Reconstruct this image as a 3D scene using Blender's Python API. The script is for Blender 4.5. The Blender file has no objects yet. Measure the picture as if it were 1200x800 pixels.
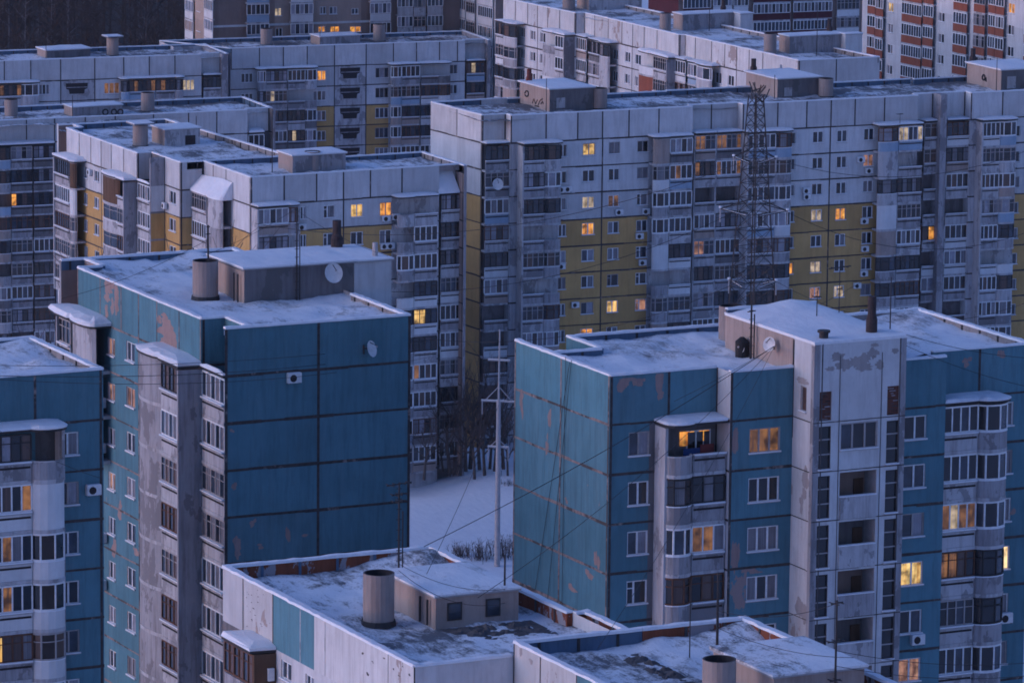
import bpy, math, random
from mathutils import Vector, Matrix

RND = random.Random(11)
sc = bpy.context.scene
COL = sc.collection

# ------------------------------------------------------------------ camera
# world axes follow the street grid: X along the front facades, Y away from the camera
CAMZ = 106.0
FPX = 5945.0
PIT, ROL, YAW = math.radians(10.282), math.radians(-0.587), math.radians(26.26)
_cp, _sp = math.cos(PIT), math.sin(PIT)
_c, _s = math.cos(ROL), math.sin(ROL)
_fw = Vector((0, _cp, -_sp)); _dn = Vector((0, -_sp, -_cp)); _rt = Vector((1, 0, 0))
_r2 = _rt * _c + _dn * _s
_d2 = _rt * (-_s) + _dn * _c
def _grid(v):
    cy, sy = math.cos(YAW), math.sin(YAW)
    return Vector((v.x * cy + v.y * sy, -v.x * sy + v.y * cy, v.z))
RT, DN, FW = _grid(_r2), _grid(_d2), _grid(_fw)
CAM = Vector((0, 0, CAMZ))
def ray(x, y):
    return RT * ((x - 600) / FPX) + DN * ((y - 400) / FPX) + FW
def at(x, y, t):
    return CAM + ray(x, y) * t
def onz(x, y, z):
    r = ray(x, y)
    return CAM + r * ((z - CAMZ) / r.z)
def proj(P):
    d = P - CAM
    k = d.dot(FW)
    return 600 + FPX * d.dot(RT) / k, 400 + FPX * d.dot(DN) / k

cam_d = bpy.data.cameras.new("camera")
cam = bpy.data.objects.new("camera", cam_d)
COL.objects.link(cam)
m = Matrix((RT, -DN, -FW)).transposed().to_4x4()
m.translation = CAM
cam.matrix_world = m
cam_d.sensor_width = 36.0
cam_d.lens = 36.0 * FPX / 1200.0
cam_d.clip_start = 1.0
cam_d.clip_end = 20000.0
sc.camera = cam

# ------------------------------------------------------------------ materials
MATS = {}
def new_mat(name):
    m = bpy.data.materials.new(name)
    m.use_nodes = True
    nt = m.node_tree
    nt.nodes.clear()
    MATS[name] = m
    return m, nt
def N(nt, typ, **kw):
    n = nt.nodes.new(typ)
    for k, v in kw.items():
        if k in n.inputs:
            n.inputs[k].default_value = v
        else:
            setattr(n, k, v)
    return n
def c4(c):
    return (c[0], c[1], c[2], 1.0)
def mixc(nt, fac, a, b, mode='MIX'):
    n = nt.nodes.new('ShaderNodeMix')
    n.data_type = 'RGBA'
    n.blend_type = mode
    for i, v in ((0, fac), (6, a), (7, b)):
        sock = n.inputs[i]
        if isinstance(v, bpy.types.NodeSocket):
            nt.links.new(v, sock)
        elif i == 0:
            sock.default_value = v
        else:
            sock.default_value = c4(v)
    return n.outputs[2]
def rng(nt, val, a, b, c=0.0, d=1.0):
    n = N(nt, 'ShaderNodeMapRange')
    n.inputs[1].default_value = a; n.inputs[2].default_value = b
    n.inputs[3].default_value = c; n.inputs[4].default_value = d
    nt.links.new(val, n.inputs[0])
    return n.outputs[0]
def pos(nt, scale=(1, 1, 1), off=(0, 0, 0)):
    g = N(nt, 'ShaderNodeNewGeometry')
    mp = N(nt, 'ShaderNodeMapping')
    mp.inputs['Scale'].default_value = scale
    mp.inputs['Location'].default_value = off
    nt.links.new(g.outputs['Position'], mp.inputs['Vector'])
    return mp.outputs['Vector']
def noise(nt, vec, scale, detail=4, rough=0.55):
    n = N(nt, 'ShaderNodeTexNoise')
    n.inputs['Scale'].default_value = scale
    n.inputs['Detail'].default_value = detail
    n.inputs['Roughness'].default_value = rough
    nt.links.new(vec, n.inputs['Vector'])
    return n.outputs['Fac']
def mathn(nt, op, a, b=None):
    n = N(nt, 'ShaderNodeMath')
    n.operation = op
    for i, v in enumerate((a, b)):
        if v is None: continue
        if isinstance(v, bpy.types.NodeSocket): nt.links.new(v, n.inputs[i])
        else: n.inputs[i].default_value = v
    return n.outputs[0]
def finish(nt, color, rough=0.85, bump=None, bstr=0.3, bdist=0.03, spec=0.3, emis=None, estr=0.0, coat=0.0):
    p = N(nt, 'ShaderNodeBsdfPrincipled')
    o = N(nt, 'ShaderNodeOutputMaterial')
    if isinstance(color, bpy.types.NodeSocket): nt.links.new(color, p.inputs['Base Color'])
    else: p.inputs['Base Color'].default_value = c4(color)
    if isinstance(rough, bpy.types.NodeSocket): nt.links.new(rough, p.inputs['Roughness'])
    else: p.inputs['Roughness'].default_value = rough
    p.inputs['Specular IOR Level'].default_value = spec
    p.inputs['Coat Weight'].default_value = coat
    p.inputs['Coat Roughness'].default_value = 0.05
    if bump is not None:
        b = N(nt, 'ShaderNodeBump')
        b.inputs['Strength'].default_value = bstr
        b.inputs['Distance'].default_value = bdist
        nt.links.new(bump, b.inputs['Height'])
        nt.links.new(b.outputs['Normal'], p.inputs['Normal'])
    if emis is not None:
        if isinstance(emis, bpy.types.NodeSocket): nt.links.new(emis, p.inputs['Emission Color'])
        else: p.inputs['Emission Color'].default_value = c4(emis)
        if isinstance(estr, bpy.types.NodeSocket): nt.links.new(estr, p.inputs['Emission Strength'])
        else: p.inputs['Emission Strength'].default_value = estr
    nt.links.new(p.outputs['BSDF'], o.inputs['Surface'])

def plaster(name, base, under, peel=0.66, streak=0.35, seed=0.0, grime=(0.30, 0.27, 0.27), pscale=0.28):
    """painted or bare panel: blotches, rain streaks, flaked paint, a slight tint of its own per panel"""
    m, nt = new_mat(name)
    v = pos(nt, (1, 1, 1), (seed * 13.1, seed * 7.3, seed * 3.7))
    vs = pos(nt, (1.6, 1.6, 0.16), (seed, seed * 2, 0))
    big = noise(nt, v, 0.45, 2)
    fine = noise(nt, v, 3.5, 4, 0.7)
    st = noise(nt, vs, 1.5, 4, 0.75)
    at_ = N(nt, 'ShaderNodeAttribute'); at_.attribute_name = 'tint'
    col = mixc(nt, rng(nt, big, 0.3, 0.7), [c * 0.90 for c in base], [min(1, c * 1.08) for c in base])
    tint = mathn(nt, 'ADD', at_.outputs['Fac'], 1.0)
    tn = N(nt, 'ShaderNodeCombineColor')
    for i in range(3): nt.links.new(tint, tn.inputs[i])
    col = mixc(nt, 1.0, col, tn.outputs[0], 'MULTIPLY')
    col = mixc(nt, rng(nt, st, 0.45, 0.68, 0, streak), col, [a * b * 1.6 for a, b in zip(base, grime)])
    col = mixc(nt, rng(nt, fine, 0.35, 0.75, 0, 0.16), col, [a * 0.55 for a in base])
    pl = noise(nt, pos(nt, (1, 1, .55), (seed * 5.1 + 3, seed * 9.7, seed)), pscale, 6, 0.66)
    dust = noise(nt, pos(nt, (2.2, 2.2, 0.22), (seed * 3, seed, 4)), 1.1, 4, 0.7)
    col = mixc(nt, rng(nt, dust, 0.5, 0.75, 0, 0.14), col, [0.55 * b + 0.16 for b in base])
    col = mixc(nt, rng(nt, pl, peel, peel + 0.007, 0, 0.88), col, under)
    finish(nt, col, 0.9, fine, 0.35, 0.02, 0.2)
    return m

BEIGE = (0.36, 0.27, 0.24)
plaster('blue_paint', (0.100, 0.230, 0.288), (0.33, 0.23, 0.215), 0.70, 0.42, 1.0)
plaster('blue_paint_peeled', (0.110, 0.232, 0.285), (0.34, 0.235, 0.22), 0.63, 0.45, 2.3, pscale=0.36)
plaster('white_paint', (0.60, 0.597, 0.615), (0.42, 0.37, 0.36), 0.70, 0.34, 3.1)
plaster('white_paint_peeled', (0.60, 0.59, 0.595), (0.33, 0.26, 0.24), 0.60, 0.40, 4.2)
plaster('yellow_paint', (0.57, 0.345, 0.135), (0.33, 0.24, 0.13), 0.72, 0.28, 5.7)
plaster('concrete', (0.355, 0.345, 0.37), (0.20, 0.19, 0.205), 0.54, 0.75, 6.1, pscale=0.6)
plaster('concrete_light', (0.50, 0.49, 0.515), (0.26, 0.25, 0.265), 0.56, 0.7, 7.9, pscale=0.7)
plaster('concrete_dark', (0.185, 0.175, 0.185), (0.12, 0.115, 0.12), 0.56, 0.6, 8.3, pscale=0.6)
plaster('beige_plaster', (0.39, 0.31, 0.28), (0.30, 0.25, 0.23), 0.64, 0.45, 9.1)
plaster('facing_beige', (0.42, 0.32, 0.275), (0.30, 0.23, 0.19), 0.75, 0.25, 10.3)
plaster('facing_brown', (0.29, 0.21, 0.185), (0.2, 0.15, 0.14), 0.75, 0.25, 11.3)
plaster('siding_white', (0.66, 0.66, 0.68), (0.55, 0.55, 0.58), 0.75, 0.18, 12.4)
plaster('siding_blue', (0.30, 0.40, 0.52), (0.26, 0.34, 0.45), 0.75, 0.2, 13.7)
plaster('red_brickwork', (0.27, 0.085, 0.055), (0.22, 0.08, 0.055), 0.66, 0.3, 14.2)
plaster('dark_red_cladding', (0.085, 0.022, 0.03), (0.07, 0.02, 0.03), 0.75, 0.2, 15.6)
plaster('wood_boards', (0.13, 0.075, 0.05), (0.08, 0.05, 0.04), 0.6, 0.6, 16.8)
plaster('rusty_panel', (0.25, 0.075, 0.04), (0.33, 0.32, 0.35), 0.555, 0.6, 17.3, pscale=0.7)
plaster('roof_inner_blue', (0.10, 0.16, 0.24), (0.16, 0.13, 0.12), 0.66, 0.5, 18.1, pscale=0.8)
plaster('roof_inner_grey', (0.30, 0.27, 0.27), (0.18, 0.15, 0.14), 0.60, 0.5, 19.9, pscale=0.8)
plaster('asbestos_pipe', (0.35, 0.29, 0.275), (0.30, 0.25, 0.24), 0.63, 0.5, 20.4, pscale=0.9)
plaster('old_brick', (0.15, 0.06, 0.045), (0.09, 0.05, 0.045), 0.58, 0.5, 22.0, pscale=1.5)
plaster('bare_render', (0.335, 0.235, 0.22), (0.27, 0.20, 0.20), 0.58, 0.4, 23.0, pscale=0.9)
plaster('white_peel_bare', (0.36, 0.325, 0.325), (0.24, 0.21, 0.21), 0.62, 0.3, 21.0, pscale=0.9)

def _seam():
    m, nt = new_mat('seam_tar')
    v = pos(nt)
    n1 = noise(nt, v, 0.55, 5, 0.7)
    n2 = noise(nt, v, 4.0, 4)
    col = mixc(nt, rng(nt, n2, 0.3, 0.7), (0.035, 0.030, 0.032), (0.085, 0.07, 0.07))
    col = mixc(nt, rng(nt, n1, 0.60, 0.66, 0, 0.85), col, (0.30, 0.24, 0.22))
    finish(nt, col, 0.8, n2, 0.5, 0.03)
_seam()
def _mortar():
    m, nt = new_mat('seam_mortar')
    v = pos(nt)
    n1 = noise(nt, v, 0.45, 4, 0.7); n2 = noise(nt, v, 4.0, 3)
    col = mixc(nt, rng(nt, n2, 0.3, 0.7), (0.20, 0.135, 0.12), (0.33, 0.25, 0.235))
    col = mixc(nt, rng(nt, n1, 0.50, 0.56, 0, 0.9), col, (0.06, 0.05, 0.05))
    finish(nt, col, 0.85, n2, 0.5, 0.03)
_mortar()
def _snow(name, thr_lo, thr_hi, dark=(0.05, 0.045, 0.05), stretch=(1, 1, 1)):
    m, nt = new_mat(name)
    v = pos(nt, stretch)
    n1 = noise(nt, v, 0.22, 5, 0.62)
    n2 = noise(nt, pos(nt, (1.7, 0.55, 1)), 1.3, 6, 0.74)
    n3 = noise(nt, pos(nt), 9.0, 2, 0.6)
    s = mathn(nt, 'ADD', mathn(nt, 'MULTIPLY', n1, 0.55), mathn(nt, 'MULTIPLY', n2, 0.45))
    s = mathn(nt, 'ADD', s, mathn(nt, 'MULTIPLY', mathn(nt, 'SUBTRACT', n3, 0.5), 0.16))
    col = mixc(nt, rng(nt, n2, 0.3, 0.7), (0.70, 0.72, 0.78), (0.84, 0.85, 0.89))
    col = mixc(nt, rng(nt, s, thr_lo, thr_hi, 0, 0.88), col, dark)
    finish(nt, col, 0.75, mathn(nt, 'ADD', n2, mathn(nt, 'MULTIPLY', n3, 0.3)), 0.5, 0.12, 0.25)
_snow('snow', 0.80, 0.95)
_snow('roof_snow', 0.48, 0.585, (0.045, 0.045, 0.055))
_snow('roof_snow_thick', 0.505, 0.64)
_snow('roof_snow_thin', 0.44, 0.53)
_snow('ground_snow', 0.60, 0.80, (0.35, 0.34, 0.38))
_snow('ground_snow_trodden', 0.40, 0.62, (0.38, 0.37, 0.40))

def flat(name, col, rough=0.7, spec=0.3, metal=0.0, var=0.15):
    m, nt = new_mat(name)
    v = pos(nt)
    n = noise(nt, v, 3.0, 5, 0.65)
    c = mixc(nt, rng(nt, n, 0.3, 0.7), [x * (1 - var) for x in col], [min(1, x * (1 + var)) for x in col])
    finish(nt, c, rough, None, spec=spec)
flat('white_frame', (0.76, 0.76, 0.78), 0.5)
flat('old_frame', (0.36, 0.33, 0.33), 0.7)
flat('wood_frame', (0.12, 0.055, 0.035), 0.7)
flat('dark_metal', (0.035, 0.032, 0.035), 0.6)
flat('galvanised', (0.36, 0.355, 0.38), 0.5)
flat('grey_steel', (0.33, 0.32, 0.34), 0.6)
flat('cable_black', (0.02, 0.02, 0.024), 0.7)
flat('dish_white', (0.62, 0.62, 0.64), 0.45)
flat('ac_white', (0.66, 0.66, 0.68), 0.5)
flat('pipe_soot', (0.045, 0.032, 0.034), 0.8, var=0.4)
flat('pipe_red', (0.14, 0.035, 0.03), 0.8, var=0.4)
flat('bark', (0.075, 0.06, 0.058), 0.9, var=0.3)
flat('twig_dark', (0.05, 0.038, 0.038), 0.9, var=0.3)
flat('twig', (0.10, 0.08, 0.08), 0.9, var=0.3)
flat('twig_pale', (0.12, 0.115, 0.13), 0.9, var=0.3)
flat('shrub', (0.085, 0.068, 0.07), 0.9, var=0.3)
flat('dark_interior', (0.03, 0.026, 0.03), 0.9)
flat('reveal', (0.40, 0.37, 0.37), 0.9)
flat('cloth_blue', (0.02, 0.06, 0.20), 0.9)
flat('cloth_red', (0.20, 0.05, 0.05), 0.9)
flat('wood_floor', (0.045, 0.036, 0.036), 0.95, var=0.4)
flat('stain', (0.085, 0.078, 0.082), 0.9, var=0.3)

def glass(name, col, rough=0.12, folds=None, coat=0.6):
    m, nt = new_mat(name)
    v = pos(nt)
    n = noise(nt, v, 0.9, 3)
    c = mixc(nt, rng(nt, n, 0.35, 0.65), [x * 0.55 for x in col], [min(1, x * 1.4) for x in col])
    if folds:
        w = noise(nt, pos(nt, (7, 7, 0.12)), 1.6, 3, 0.5)
        c = mixc(nt, rng(nt, w, 0.3, 0.7), c, folds)
    finish(nt, c, rough, None, spec=0.5, coat=coat)
glass('glass_dark', (0.011, 0.012, 0.017))
glass('glass_blue', (0.032, 0.042, 0.062))
glass('glass_curtain', (0.10, 0.095, 0.11), 0.5, (0.22, 0.21, 0.24))
glass('glass_brown', (0.06, 0.032, 0.026), 0.5, (0.12, 0.065, 0.05))
glass('glass_pale', (0.30, 0.29, 0.34), 0.4, (0.22, 0.22, 0.27))

def lit(name, a, b, strength, folds=True):
    m, nt = new_mat(name)
    w = noise(nt, pos(nt, (5, 5, 0.25)), 1.4, 4, 0.6)
    n = noise(nt, pos(nt), 1.3, 4, 0.6)
    c = mixc(nt, rng(nt, w, 0.36, 0.64), a, b)
    k = mathn(nt, 'MULTIPLY', rng(nt, n, 0.36, 0.60, 0.18, 1.2), rng(nt, w, 0.3, 0.7, 0.65, 1.15))
    st = mathn(nt, 'MULTIPLY', k, strength)
    finish(nt, (0.05, 0.03, 0.02), 0.4, None, emis=c, estr=st, coat=0.4)
LS = 0.37
lit('lit_yellow', (1.0, 0.50, 0.12), (1.0, 0.70, 0.27), 0.52 * LS)
lit('lit_orange', (1.0, 0.30, 0.045), (1.0, 0.50, 0.10), 0.58 * LS)
lit('lit_pale', (0.95, 0.70, 0.42), (0.75, 0.60, 0.50), 0.36 * LS)
lit('lit_pink', (0.85, 0.34, 0.24), (0.9, 0.48, 0.33), 0.26 * LS)
lit('lit_dim', (0.85, 0.36, 0.12), (0.20, 0.10, 0.07), 0.24 * LS)
lit('lit_white', (1.0, 0.74, 0.42), (1.0, 0.62, 0.28), 0.8 * LS)

# ------------------------------------------------------------------ mesh helpers
class MB:
    def __init__(s):
        s.v = []; s.f = []; s.m = []; s.t = []
        s.T = None
    def add(s, pts, faces, mat, tint=0.0):
        o = len(s.v)
        s.v.extend([tuple(p) for p in pts])
        for f in faces:
            s.f.append([i + o for i in f]); s.m.append(mat); s.t.append(tint)
    def quad(s, a, b, c, d, mat, tint=0.0):
        s.add((a, b, c, d), ((0, 1, 2, 3),), mat, tint)
    def hexa(s, p, mat, tint=0.0, skip=()):
        F = ((3, 2, 1, 0), (4, 5, 6, 7), (0, 1, 5, 4), (1, 2, 6, 5), (2, 3, 7, 6), (3, 0, 4, 7))
        s.add(p, [f for i, f in enumerate(F) if i not in skip], mat, tint)
    def box(s, x0, x1, y0, y1, z0, z1, mat, tint=0.0, skip=()):
        s.hexa([(x0, y0, z0), (x1, y0, z0), (x1, y1, z0), (x0, y1, z0),
                (x0, y0, z1), (x1, y0, z1), (x1, y1, z1), (x0, y1, z1)], mat, tint, skip)
    def fbox(s, f, s0, s1, d0, d1, z0, z1, mat, tint=0.0, skip=()):
        s.hexa([f.P(s0, d1, z0), f.P(s1, d1, z0), f.P(s1, d0, z0), f.P(s0, d0, z0),
                f.P(s0, d1, z1), f.P(s1, d1, z1), f.P(s1, d0, z1), f.P(s0, d0, z1)], mat, tint, skip)
    def prism(s, poly, z0, z1, mat, mat_top=None, inset=None):
        n = len(poly)
        b = [(p[0], p[1], z0) for p in poly]
        cx = sum(p[0] for p in poly) / n; cy = sum(p[1] for p in poly) / n
        if inset:
            t = []
            for p in poly:
                dx, dy = p[0] - cx, p[1] - cy
                L = math.hypot(dx, dy) or 1
                k = max(0.2, (L - inset) / L)
                t.append((cx + dx * k, cy + dy * k, z1))
        else:
            t = [(p[0], p[1], z1) for p in poly]
        s.add(b + t, [(i, (i + 1) % n, (i + 1) % n + n, i + n) for i in range(n)], mat)
        s.add(t, [tuple(range(n))], mat_top or mat)
        s.add(b, [tuple(range(n - 1, -1, -1))], mat)
    def tube(s, pts, radii, n, mat, cap=True):
        rings = []
        pts = [Vector(p) for p in pts]
        if not isinstance(radii, (list, tuple)): radii = [radii] * len(pts)
        for i, p in enumerate(pts):
            d = (pts[min(i + 1, len(pts) - 1)] - pts[max(i - 1, 0)])
            d.normalize()
            up = Vector((0, 0, 1)) if abs(d.z) < 0.95 else Vector((1, 0, 0))
            a = d.cross(up).normalized(); b = d.cross(a).normalized()
            rings.append([p + (a * math.cos(2 * math.pi * k / n) + b * math.sin(2 * math.pi * k / n)) * radii[i] for k in range(n)])
        o = len(s.v)
        for r in rings: s.v.extend([tuple(q) for q in r])
        for i in range(len(rings) - 1):
            for k in range(n):
                s.f.append([o + i * n + k, o + i * n + (k + 1) % n, o + (i + 1) * n + (k + 1) % n, o + (i + 1) * n + k])
                s.m.append(mat); s.t.append(0.0)
        if cap:
            s.f.append([o + k for k in range(n)]); s.m.append(mat); s.t.append(0.0)
            e = o + (len(rings) - 1) * n
            s.f.append([e + k for k in range(n)]); s.m.append(mat); s.t.append(0.0)
    def mesh(s, name, loc=(0, 0, 0)):
        me = bpy.data.meshes.new(name)
        L = Vector(loc)
        me.from_pydata([(p[0] - L.x, p[1] - L.y, p[2] - L.z) for p in s.v], [], s.f)
        names = []
        for mname in s.m:
            if mname not in names: names.append(mname)
        for nm in names: me.materials.append(MATS[nm])
        idx = {n: i for i, n in enumerate(names)}
        me.polygons.foreach_set('material_index', [idx[a] for a in s.m])
        if any(s.t):
            a = me.attributes.new('tint', 'FLOAT', 'FACE')
            a.data.foreach_set('value', s.t)
        me.update()
        return me
    def build(s, name, parent=None, loc=(0, 0, 0), me=None):
        """mesh coordinates are world coordinates; loc becomes the object's origin"""
        me = me or s.mesh(name, loc)
        return link(name, me, parent, loc)

def link(name, data, parent=None, loc=(0, 0, 0), rotz=0.0):
    o = bpy.data.objects.new(name, data)
    COL.objects.link(o)
    wl = Vector(loc)
    if parent is not None:
        o.parent = parent
        wl = wl - world_loc(parent)
    o.location = wl
    o.rotation_euler = (0, 0, rotz - (world_rot(parent) if parent is not None else 0.0))
    if parent is not None and world_rot(parent):
        a = -world_rot(parent)
        o.location = Vector((wl.x * math.cos(a) - wl.y * math.sin(a), wl.x * math.sin(a) + wl.y * math.cos(a), wl.z))
    return o
def world_loc(o):
    if o.parent is None: return Vector(o.location)
    a = world_rot(o.parent); l = o.location
    return world_loc(o.parent) + Vector((l.x * math.cos(a) - l.y * math.sin(a), l.x * math.sin(a) + l.y * math.cos(a), l.z))
def world_rot(o):
    r = o.rotation_euler.z
    return r + (world_rot(o.parent) if o.parent is not None else 0.0)
def tag(o, label=None, cat=None, group=None, kind=None):
    if label: o['label'] = label
    if cat: o['category'] = cat
    if group: o['group'] = group
    if kind: o['kind'] = kind
    return o

# ------------------------------------------------------------------ faces and buildings
class Face:
    """one upright wall plane from A (left end, seen from outside) to B; s along it, d outwards, z up"""
    def __init__(s, A, B):
        s.A = Vector((A[0], A[1])); s.B = Vector((B[0], B[1]))
        s.L = (s.B - s.A).length
        s.e = (s.B - s.A) / s.L
        s.n = Vector((s.e.y, -s.e.x))
        s.rot = math.atan2(s.e.y, s.e.x)
    def P(s, a, d, z):
        p = s.A + s.e * a + s.n * d
        return Vector((p.x, p.y, z))
    def px(s, x, y, d=0.0):
        r = ray(x, y)
        n3 = Vector((s.n.x, s.n.y, 0))
        o = s.P(0, d, 0)
        t = (o - CAM).dot(n3) / r.dot(n3)
        h = CAM + r * t
        return (Vector((h.x, h.y)) - s.A).dot(s.e), h.z
    def s_at(s, x, y, d=0.0):
        return s.px(x, y, d)[0]

LIT = []          # (x, y, style) in photo pixels: which windows burn
def lit_style(P, tol=7.0):
    x, y = proj(P)
    best = None
    for (lx, ly, st) in LIT:
        q = math.hypot(x - lx, (y - ly))
        if q < tol and (best is None or q < best[0]): best = (q, st)
    return best[1] if best else None

_cache = {}
def window_mesh(w, h, kind, fm, sill=True):
    key = ('w', round(w, 2), round(h, 2), kind, fm, sill)
    if key in _cache: return _cache[key]
    b = MB()
    t = 0.075
    y0, y1 = 0.06, 0.13          # y runs into the wall
    if kind == 's':
        fm2 = 'dark_metal'
        b.box(0, w, y0 - .05, y1, -.02, t * .9, fm); b.box(0, w, y0, y1, h - t, h, fm2)
    else:
        fm2 = fm
        b.box(0, w, y0, y1, 0, t, fm); b.box(0, w, y0, y1, h - t, h, fm)
    b.box(0, t, y0 + .001, y1, t, h - t, fm2); b.box(w - t, w, y0 + .001, y1, t, h - t, fm2)
    cuts = {1: [], 2: [0.5], 3: [0.33, 0.67], 4: [.25, .5, .75], 'a': [0.36], 's': []}[kind]
    for c in cuts:
        b.box(w * c - t * .7, w * c + t * .7, y0 + .002, y1, t, h - t, fm)
    if kind == 'a':
        b.box(t, w * .36 - t * .7, y0 + .003, y1, h * .66, h * .66 + t * .8, fm)
    if kind == 's':
        for q in (.34, .68):
            b.box(.02, w - .02, y0 - .03, y1, h * q, h * q + t * .9, fm)
    if sill:
        b.box(-.05, w + .05, -.10, y0, -.05, -.01, 'galvanised')
        b.box(-.05, w + .05, -.11, y0 - .01, -.009, .05, 'snow')
    me = b.mesh('window'); _cache[key] = me
    return me
def pane_mesh(w, h, kind, styles):
    key = ('p', round(w, 2), round(h, 2), kind, tuple(styles))
    if key in _cache: return _cache[key]
    b = MB()
    cuts = {1: [], 2: [0.5], 3: [0.33, 0.67], 4: [.25, .5, .75], 'a': [0.36], 's': []}[kind]
    xs = [0] + [c * w for c in cuts] + [w]
    for i in range(len(xs) - 1):
        st = styles[i % len(styles)]
        b.quad((xs[i], .115, .02), (xs[i + 1], .115, .02), (xs[i + 1], .115, h - .02), (xs[i], .115, h - .02), st)
    me = b.mesh('pane'); _cache[key] = me
    return me

DARKS = (['glass_dark'], ['glass_dark'], ['glass_dark', 'glass_blue'], ['glass_blue'], ['glass_curtain', 'glass_dark'],
         ['glass_dark', 'glass_curtain'], ['glass_curtain'], ['glass_blue', 'glass_pale'])
def pick_dark():
    return RND.choice(DARKS)

class Building:
    def __init__(s, label, zt, zb, attic=2.8, h=2.8, loc=None, group=None, cat='apartment block', name='apartment_building'):
        s.zt, s.zb, s.attic, s.h = zt, zb, attic, h
        s.root = bpy.data.objects.new(name, None)
        COL.objects.link(s.root)
        s.root.location = (loc[0], loc[1], zb)
        s.root.empty_display_size = 2
        tag(s.root, label, cat, group)
        s.loc = Vector((loc[0], loc[1], zb))
        s.w = MB()
        s.nwin = 0
    def floor(s, k):                  # level of the floor of storey k, counted from the top
        return s.zt - s.attic - s.h * (k + 1)
    def finish(s):
        s.w.build('wall', s.root, s.loc)
    # a stretch of wall: grid of quads with the window openings left out, reveals, tarred joints
    def wall(s, f, mats, a0=0.0, a1=None, zt=None, zb=None, vat=(), vbody=(), opens=(), seams=True, rev='reveal',
             seam_w=0.15, hz=True, tintr=0.15, body_rows=30, seam_mat='seam_tar'):
        a1 = f.L if a1 is None else a1
        zt = s.zt if zt is None else zt
        zb = s.zb if zb is None else zb
        zl = [z for z in [s.zt - s.attic - s.h * k for k in range(0, 40)] if zb < z < zt]
        xs = sorted(set([a0, a1] + [round(x, 4) for o in opens for x in o[:2] if a0 < x < a1] + [v for v in list(vbody) + list(vat) if a0 < v < a1]))
        zs = sorted(set([zb, zt] + zl + [round(z, 4) for o in opens for z in o[2:4] if zb < z < zt]))
        tints = {}
        vb = sorted(vbody); va = sorted(vat)
        for j in range(len(zs) - 1):
            zc = (zs[j] + zs[j + 1]) / 2
            row = -1 if zc > s.zt - s.attic else int((s.zt - s.attic - zc) / s.h)
            for i in range(len(xs) - 1):
                xc = (xs[i] + xs[i + 1]) / 2
                if any(o[0] < xc < o[1] and o[2] < zc < o[3] for o in opens): continue
                mt = mats(row, xc) if callable(mats) else mats
                if mt is None: continue
                bay = sum(1 for v in (va if row < 0 else vb) if v < xc)
                key = (row, bay)
                if key not in tints: tints[key] = RND.uniform(-tintr, tintr * .6)
                s.w.quad(f.P(xs[i], 0, zs[j]), f.P(xs[i + 1], 0, zs[j]), f.P(xs[i + 1], 0, zs[j + 1]), f.P(xs[i], 0, zs[j + 1]), mt, tints[key])
        for o in opens:
            x0, x1, z0, z1 = o[:4]; dp = o[4] if len(o) > 4 else 0.14
            for (p, q) in (((x0, z0), (x1, z0)), ((x1, z0), (x1, z1)), ((x1, z1), (x0, z1)), ((x0, z1), (x0, z0))):
                s.w.quad(f.P(p[0], 0, p[1]), f.P(q[0], 0, q[1]), f.P(q[0], -dp, q[1]), f.P(p[0], -dp, p[1]), rev)
        if seams:
            hw = seam_w / 2
            if hz:
                for z in zl:
                    x = a0
                    while x < a1 - .01:          # the joint is patched piece by piece
                        x2 = min(a1, x + RND.uniform(1.2, 3.6))
                        k = RND.uniform(.75, 1.25); dz = RND.uniform(-.02, .02)
                        if not any(o[0] < (x + x2) / 2 < o[1] and o[2] < z < o[3] for o in opens):
                            s.w.quad(f.P(x, .012, z - hw * k + dz), f.P(x2, .012, z - hw * k + dz), f.P(x2, .012, z + hw * k + dz), f.P(x, .012, z + hw * k + dz), seam_mat)
                        x = x2
            za = s.zt - s.attic
            for v in vat:
                if a0 <= v <= a1 and zt > za:
                    s.w.quad(f.P(v - hw, .015, max(za, zb)), f.P(v + hw, .015, max(za, zb)), f.P(v + hw, .015, zt), f.P(v - hw, .015, zt), seam_mat)
            for v in vbody:
                if a0 <= v <= a1:
                    s.w.quad(f.P(v - hw, .018, zb), f.P(v + hw, .018, zb), f.P(v + hw, .018, min(za, zt)), f.P(v - hw, .018, min(za, zt)), seam_mat)
    def window(s, f, s0, s1, z0, z1, kind=2, fm='white_frame', style=None, sill=True, d=0.0, label=None):
        w, h = s1 - s0, z1 - z0
        P = f.P(s0, d, z0)
        st = style
        if st is None:
            l = lit_style(f.P((s0 + s1) / 2, d, (z0 + z1) / 2))
            st = [l] if l else pick_dark()
        if isinstance(st, str): st = [st]
        o = link('window', window_mesh(w, h, kind, fm, sill), s.root, P, f.rot)
        link('pane', pane_mesh(w, h, kind, st), o, P, f.rot)
        s.nwin += 1
        return o
    def column(s, f, xl, xr, yt, yb, rows, kind=2, fm=None, d=0.0, styles=None, sill=True):
        """windows of one column: photo extent of the top one, repeated one storey lower each time; returns openings"""
        ym = (yt + yb) / 2; xm = (xl + xr) / 2
        s0 = f.s_at(xl, ym, d); s1 = f.s_at(xr, ym, d)
        z1 = f.px(xm, yt, d)[1]; z0 = f.px(xm, yb, d)[1]
        ops = []
        for k in rows:
            a, b = z0 - k * s.h, z1 - k * s.h
            kk = kind if not isinstance(kind, (list, tuple)) else RND.choice(kind)
            frm = fm or RND.choice(['white_frame', 'white_frame', 'white_frame', 'old_frame'])
            ops.append((round(s0, 4), round(s1, 4), round(a, 4), round(b, 4)))
            s.window(f, s0, s1, a, b, kk, frm, styles.get(k) if styles else None, sill, d)
        return ops
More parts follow.
